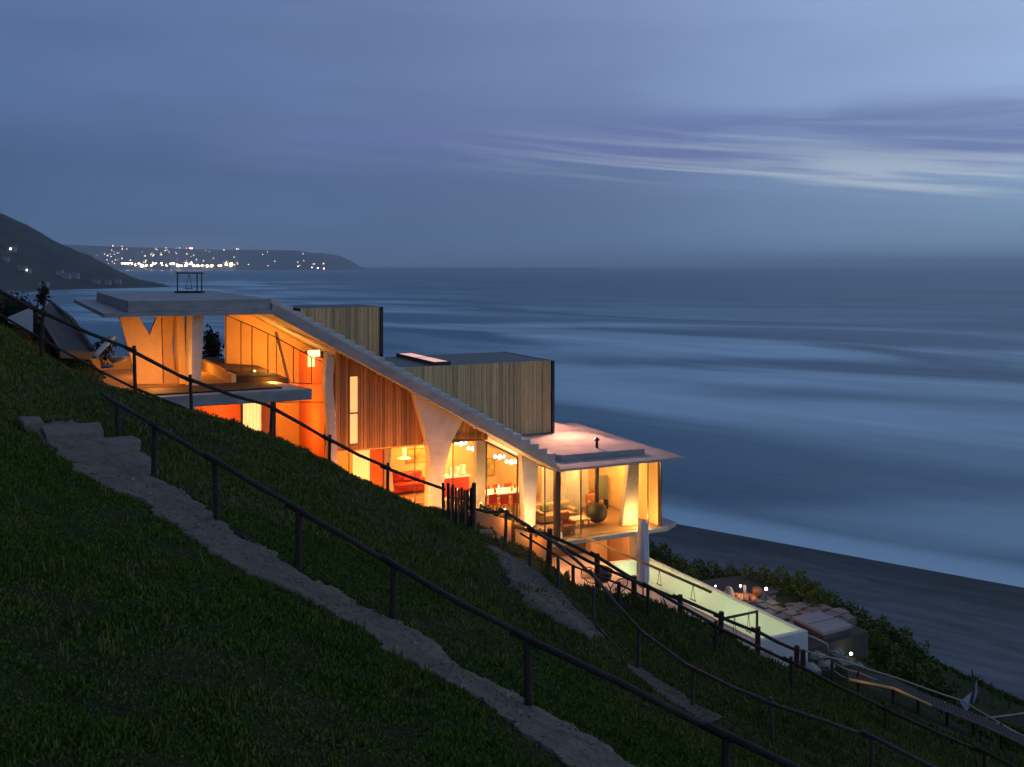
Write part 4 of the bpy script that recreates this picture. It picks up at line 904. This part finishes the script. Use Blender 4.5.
# kitchen counter
r = thing('kitchen_counter',H(-3.6,4.5,-10.55),'long red kitchen counter with a pale top behind the dining glass','counter')
MB().hbox(-4.5,-2.4,4.2,4.8,-10.54,-9.72).build('body','red_fabric',r); MB().hbox(-4.55,-2.35,4.14,4.86,-9.715,-9.64).build('worktop','white_gloss',r,bevel=.01)
for k,a in enumerate((-3.3,-3.0,-2.7)): tag(MB().hbox(a,a+.18,4.35,4.55,-9.635,-9.3+.05*k).build('storage_jar','white_gloss',bevel=.02),('short','middle','tall')[k]+' white jar in the row on the red kitchen counter','jar','white jars on the counter')
# dining table and chairs
z = -11.15; zf=-11.15
r = thing('dining_table',H(-1.3,3.4,-11.15),'long white dining table under the chandeliers','table')
MB().hbox(-2.75,-.05,2.9,4.0,-10.42,-10.36).build('tabletop','white_gloss',r,bevel=.01)
for a in (-2.6,-.25):
    for b in (3.0,3.9): MB().hbox(a-.04,a+.04,b-.04,b+.04,(-11.15 if a<-1.6 else -11.7),-10.422).build('leg','timber_warm',r)
cn = 0
for side,t_ in (('near',2.62),('far',4.3)):
    for k in range(5):
        s = -2.6+k*.58; fz = -11.15 if s < -1.7 else -11.7; cn += 1
        ordn = ('first','second','third','fourth','fifth')[k]
        r = thing('dining_chair',H(s,t_,fz),'red dining chair, %s from the left on the %s side of the white table'%(ordn,side),'chair','red chairs round the dining table')
        sh_ = .48 if fz > -11.5 else .95; dirn = -1 if side=='near' else 1
        MB().hbox(s-.2,s+.2,t_-.2,t_+.2,fz+sh_-.04,fz+sh_).build('seat','red_fabric',r,bevel=.015)
        MB().hbox(s-.2,s+.2,t_+dirn*.2-.02,t_+dirn*.2+.02,fz+sh_+.02,fz+sh_+.45).build('backrest','red_fabric',r,bevel=.015)
        for a in (-.17,.17):
            for b in (-.17,.17): MB().tube([H(s+a,t_+b,fz),H(s+a,t_+b,fz+sh_-.04)],.016,5).build('leg','timber_warm',r)
rg = random.Random(2)
for k in range(6):
    s=-2.4+k*.42; tag(MB().lathe([(.05,0),(.06,.1),(.03,.2),(.035,.24)],H(s,3.2+.5*(k%2),-10.358),10).build('table_vase',('white_gloss','picture','terracotta')[k%3],smooth=True),('white','yellow','clay','small white','second yellow','rightmost clay')[k]+' vase standing on the white dining table','vase','vases on the dining table')
def chandelier(u,v,t,label):
    s,zc = PT(u,v,t); r = thing('chandelier',H(s,t,zc),label,'chandelier','chandeliers in the dining room'); zr = sof(s)-.32
    MB().tube([H(s,t,zc+.08),H(s,t,zr)],.012,5).build('cord','black_metal',r)
    MB().tube([H(s+.26*math.cos(q),t+.26*math.sin(q),zc+.06) for q in np.linspace(0,2*math.pi,17)],.012,5,cap=False).build('ring','black_metal',r)
    for q in np.linspace(0,2*math.pi,7)[:-1]: MB().ball(H(s+.24*math.cos(q),t+.24*math.sin(q),zc),.055,6).build('bulb','bulb',r,smooth=True)
    MB().ball(H(s,t,zc-.04),.09,8).build('bulb','bulb',r,smooth=True)
chandelier(461,443,3.6,'cluster chandelier left of the bright slim column, farther left of its pair'); chandelier(473,448,3.3,'cluster chandelier just left of the bright slim column')
chandelier(499.5,456.5,3.2,'cluster chandelier in the middle dining window, left of its pair'); chandelier(511,461.5,3.4,'cluster chandelier in the middle dining window, right of its pair')
s,zc = PT(404,452,3.2); r = thing('pendant_lamp',H(s,3.2,zc),'white cylinder pendant lamp with a disc in the lower room','lamp')
MB().tube([H(s,3.2,zc-.2),H(s,3.2,zc+.25)],.09,12).build('shade','glow_curtain',r); MB().tube([H(s,3.2,zc+.25),H(s,3.2,-7.53)],.01,5).build('cord','black_metal',r); MB().lathe([(.3,0),(.3,.03)],H(s,3.2,zc-.3),18).build('disc','white_gloss',r)
# diagonal strut in the upper hall
MB().tube([H(*[PT(276,332,4)[0],4,PT(276,332,4)[1]]),H(*[PT(289,383,4)[0],4,PT(289,383,4)[1]])],.07,8).build('diagonal_strut','concrete_pale',hs)
s,zc = PT(314,356,4); tag(MB().hbox(s-.25,s+.25,3.95,4.05,zc-.45,zc+.25).build('wall_lantern',mat('lantern_glow',(1,1,1),.5,emit=(1,.62,.3),estr=2.2)),'bright square wall light high in the upper hall','lamp')

# ------------------------------------------------------------ vegetation
def leafy(name, loc, radii, n, lsz, m, label, cat, trunk=None, seed=1, group=None, kind=None):
    rg = np.random.RandomState(seed); x,y,z = loc; rx,ry,rz = radii
    r = thing(name, loc, label, cat, group) if kind is None else None
    nc = max(6, n//90); cen = rg.normal(size=(nc,3)); cen /= np.linalg.norm(cen,axis=1)[:,None]; cen *= rg.uniform(.25,1,(nc,1)); cen[:,2] = np.abs(cen[:,2])*.9
    P = cen[rg.randint(0,nc,n)] + rg.normal(size=(n,3))*.2
    P = P*np.array([rx,ry,rz]) + np.array([x,y,z+rz*.15]); d = rg.normal(size=(n,3)); d /= np.linalg.norm(d,axis=1)[:,None]; e = np.cross(d, rg.normal(size=(n,3))); e /= np.linalg.norm(e,axis=1)[:,None]
    L_ = lsz*rg.uniform(.6,1.4,(n,1)); V = np.stack([P, P+d*L_*.5+e*L_*.25, P+d*L_, P+d*L_*.5-e*L_*.25],1).reshape(-1,3); F = np.arange(4*n).reshape(-1,4)
    o = raw_mesh('foliage' if kind is None else name, V, F, m, {'var':('FACE',rg.rand(n))}, smooth=False)
    if r is not None:
        o.parent = r; o.matrix_parent_inverse = Matrix.Translation(-Vector(loc))
        mb = MB(); 
        for k in range(4):
            a = rg.uniform(0,6.28); mb.tube([(x,y,z-.3),(x+.2*rx*math.cos(a),y+.2*ry*math.sin(a),z+rz*.4),(x+.6*rx*math.cos(a),y+.6*ry*math.sin(a),z+rz*.8)],[.05*rx+.02,.03*rx+.012,.008],6)
        mb.build('trunk','bark',r)
    return r or o
x,y,z = at(214,357,50); leafy('bushy_tree',(x,y,z-.2),(.62,.6,1.25),900,.22,'dark_leaf','dark bushy tree rising behind the terrace beside the glass hall','tree',seed=2)
x,y,z = at(44,300,36); leafy('shrub',(x,y,z-.1),(.3,.3,.62),260,.14,'dark_leaf','narrow dark shrub on the crest above the white wall','shrub',seed=5)
x,y,z = at(4,318,33); leafy('shrub',(x,y,z-.3),(.8,.6,1.0),900,.12,'dark_leaf','large dark shrub cut by the left edge of the photo','shrub',seed=6)
x,y,z = at(22,306,34); leafy('shrub',(x,y,z-.3),(.7,.6,.45),500,.12,'dark_leaf','low dark shrub right of the large one above the white wall','shrub',seed=7)
x,y,z = at(37,332,31.5); leafy('shrub',(x,y,z-.2),(.18,.2,.75),260,.12,'dark_leaf','thin upright dark shrub hugging the right end of the white wall','shrub',seed=8)
x,y,z = at(103,352,36.5); leafy('shrub',(x,y,z-.3),(.6,.5,.55),500,.13,'dark_leaf','round dark shrub between the ramp and the terrace','shrub',seed=9)
# agaves and small plants along the retaining wall top
for k,(u,v) in enumerate(((486,512),(497,516),(507,520),(520,527),(533,534))):
    x,y,z = at(u,v,35+k*.2); r = leafy('small_plant',(x,y,z-.05),(.22,.2,.22),70,.14,'leaf',('first','second','third','fourth','fifth')[k]+' small plant from the left along the top of the lit retaining wall','plant',seed=20+k,group='plants on the retaining wall')
# ragged scrub on the cliff edge beyond the pool: one mass
rg = np.random.RandomState(33); Ps = []
edge = [(640,562,54),(660,564,53),(700,576,52),(740,582,51),(780,592,50),(820,606,49.5),(860,625,49),(890,640,48.5),(912,652,48.5)]
E_ = np.array([at(*e) for e in edge]); n = 30000
q = rg.uniform(0, len(E_)-1.001, n); i = q.astype(int); fr_ = (q-i)[:,None]; base_ = E_[i]*(1-fr_)+E_[i+1]*fr_
cl = np.round(q*2.6)+0; off = rg.exponential(1.0,(n,1))*1.6
depth = np.clip(rg.uniform(-5.5,2.0,n),-5,2); xy = base_[:,:2].copy(); xy[:,1] += depth; xy[:,0] += rg.normal(size=n)*.3
keep = ~((((xy[:,0]-OX)*CA+(xy[:,1]-OY)*SA) < 11.2) & ((-(xy[:,0]-OX)*SA+(xy[:,1]-OY)*CA) < 2.6) )
zz = TZ(xy[:,0], xy[:,1]); lump = .45+.45*np.sin(xy[:,0]*2.1+xy[:,1]*1.3)+.25*np.sin(xy[:,0]*5.3-xy[:,1]*3.1)
hgt = rg.uniform(0,1,n)**.7*np.clip(lump,.12,1.2)*1.0
P = np.stack([xy[:,0],xy[:,1],zz+hgt],-1)[keep]; n = len(P); d = rg.normal(size=(n,3)); d[:,2]=np.abs(d[:,2]); d/=np.linalg.norm(d,axis=1)[:,None]; e=np.cross(d,rg.normal(size=(n,3))); e/=np.linalg.norm(e,axis=1)[:,None]; L_=rg.uniform(.1,.24,(n,1))
V=np.stack([P,P+d*L_*.5+e*L_*.25,P+d*L_,P+d*L_*.5-e*L_*.25],1).reshape(-1,3)
tag(raw_mesh('coastal_scrub',V,np.arange(4*n).reshape(-1,4),'leaf',{'var':('FACE',rg.rand(n)*.8)},smooth=False),'dense low scrub along the cliff edge','scrub',kind='stuff')

# succulent ground cover and grass on the slope
def patch(X, Y):      # where the cover has died back to dry stems and bare soil
    v = np.sin(X*.8+1.3*np.sin(Y*.6))*np.sin(Y*.9+1.1*np.sin(X*.55)+2)+.6*np.sin(X*2.1+Y*1.3)*np.sin(Y*1.9-X*.8)+.3*np.sin(X*5.3-Y*3.1)*np.sin(Y*4.7+X*2.3)
    return np.clip((v-.25)*1.6, 0, 1)
def cover(name, n, x0, x1, y0, y1, hgt, wid, seed, label, dens, mid=0.0):
    rg = np.random.RandomState(seed); X = rg.uniform(x0,x1,n); Y = rg.uniform(y0,y1,n)
    k = np.abs(X) < Y*.60+2.5; k &= rg.rand(n) < dens(X,Y)*(1-.3*patch(X,Y)); X,Y = X[k],Y[k]
    k = ~inside_path(X,Y); s_=(X-OX)*CA+(Y-OY)*SA; t_=-(X-OX)*SA+(Y-OY)*CA
    k &= ~((t_>-.4)&(s_>-18)&(s_<6.5)) & ~((s_>-1.2)&(s_<11.3)&(t_>-7.3-.57*(s_+.56)))
    k &= ~((s_<-11.4)&(t_>-2.2)&(t_<1)&(s_>-18.5))
    X,Y = X[k],Y[k]; n = len(X); clump = .5+.5*np.sin(X*2.3+np.sin(Y*1.7)*2)*np.sin(Y*2.9+np.sin(X*2.1)*2)
    Z = TZ(X,Y)-.02; dist = np.hypot(X,Y)
    h = hgt*rg.uniform(.4,1.25,n)*(.6+.95*clump**2)*(1+dist*.012); ww = wid*(1+dist*.035)*rg.uniform(.7,1.3,n)
    a = rg.uniform(0,2*np.pi,n); tl = rg.uniform(.1,.75,n); dx=np.cos(a)*np.sin(tl)*h; dy=np.sin(a)*np.sin(tl)*h; dz=np.cos(tl)*h
    b = rg.uniform(0,2*np.pi,n); ex=np.cos(b)*ww/2; ey=np.sin(b)*ww/2
    V = np.stack([np.stack([X-ex,Y-ey,Z],-1),np.stack([X+ex,Y+ey,Z],-1),np.stack([X+dx*.55+ex*.8,Y+dy*.55+ey*.8,Z+dz*.65],-1),np.stack([X+dx,Y+dy,Z+dz],-1),np.stack([X+dx*.55-ex*.8,Y+dy*.55-ey*.8,Z+dz*.65],-1)],1).reshape(-1,3)
    dryp = patch(X,Y)
    var = np.clip(rg.rand(n)*.55+(rg.rand(n)<.05)*.2+np.where(rg.rand(n)<dryp*.45+.02+mid,.4,0)+mid*.3,0,1)
    return tag(raw_mesh(name, V, np.arange(5*n).reshape(-1,5), 'leaf', {'var':('FACE',var)}, smooth=False), label, 'ground cover', kind='stuff')
one = lambda X,Y: np.ones(X.shape)
cover('ground_cover', 760000, -14, 12, 5, 20, .066, .020, 1, 'green succulent ground cover on the near slope', lambda X,Y: .55+.45*np.clip(np.sin(X*1.1+Y*.3)+np.sin(Y*1.4)+.9,0,1))
cover('ground_cover', 420000, -20, 18, 20, 36, .10, .018, 2, 'low grass and succulents on the middle slope', lambda X,Y: .35+.65*np.clip(np.sin(X*.9+Y*.5)+np.sin(Y*.9)+.8,0,1), mid=.22)  # mid shifts leaves browner, standing in for warm light from the house
cover('ground_cover', 120000, 4, 34, 34, 52, .18, .03, 3, 'dark patchy growth on the dune below the boardwalk', lambda X,Y: np.clip(np.sin(X*.7+Y*.6)+np.sin(Y*.8)+.2,.02,1))

# dry stalks and taller tufts standing out of the cover
def stalks(n, x0, x1, y0, y1, seed):
    rg = np.random.RandomState(seed); X = rg.uniform(x0,x1,n); Y = rg.uniform(y0,y1,n); k = (np.abs(X) < Y*.6+2)&~inside_path(X,Y)
    s_=(X-OX)*CA+(Y-OY)*SA; t_=-(X-OX)*SA+(Y-OY)*CA; k &= ~((t_>-.6)&(s_>-18)&(s_<6.5)) & ~((s_>-1.2)&(s_<11.3)&(t_>-7.3-.57*(s_+.56)))
    k &= rg.rand(n) < .12+.88*patch(X+3,Y-2); X=X[k]; Y=Y[k]; m=len(X); rep_=7
    X=np.repeat(X,rep_)+rg.normal(0,.035,m*rep_); Y=np.repeat(Y,rep_)+rg.normal(0,.035,m*rep_); Z=TZ(X,Y); n=len(X)
    h=rg.uniform(.08,.24,n); a=rg.uniform(0,6.28,n); tl=rg.uniform(.05,.6,n); w_=.004+.00045*np.hypot(X,Y)
    D=np.stack([np.cos(a)*np.sin(tl)*h,np.sin(a)*np.sin(tl)*h,np.cos(tl)*h],-1); P=np.stack([X,Y,Z],-1); E=np.stack([np.cos(a+1.57)*w_,np.sin(a+1.57)*w_,0*w_],-1)
    V=np.stack([P-E,P+E,P+D*np.array([.6,.6,.75])+E,P+D,P+D*np.array([.6,.6,.75])-E],1).reshape(-1,3)
    tag(raw_mesh('dry_grass',V,np.arange(5*n).reshape(-1,5),'leaf',{'var':('FACE',np.clip(rg.normal(.62,.2,n),.1,1))},smooth=False),'taller dry grass standing out of the green cover','grass',kind='stuff')
stalks(3800,-20,18,6,36,11)
# loose gravel on the footpath
rg = np.random.RandomState(15); gm = MB()
for G in (P1,P2):
    for _ in range(900):
        i = rg.randint(0,len(G)-1); q = rg.rand()**.8; q = q if rg.rand()<.5 else 1-q; p = G[i,0]*(1-q)+G[i,-1]*q; r = rg.uniform(.008,.035)*(1+ (rg.rand()<.06)*1.5); z = float(TZ(p[0:1],p[1:2])[0])+.05
        gm.v_ = len(gm.v); o_ = [(r,0,0),(0,r,0),(-r,0,0),(0,-r,0),(0,0,r*.7),(0,0,-r)]
        gm.add([(p[0]+a*rg.uniform(.7,1.4),p[1]+b*rg.uniform(.7,1.4),z+c) for a,b,c in o_],[(0,1,4),(1,2,4),(2,3,4),(3,0,4),(1,0,5),(2,1,5),(3,2,5),(0,3,5)],rg.rand())
tag(gm.build('loose_stones','stone'),'loose stones scattered over the footpath','gravel',kind='stuff')
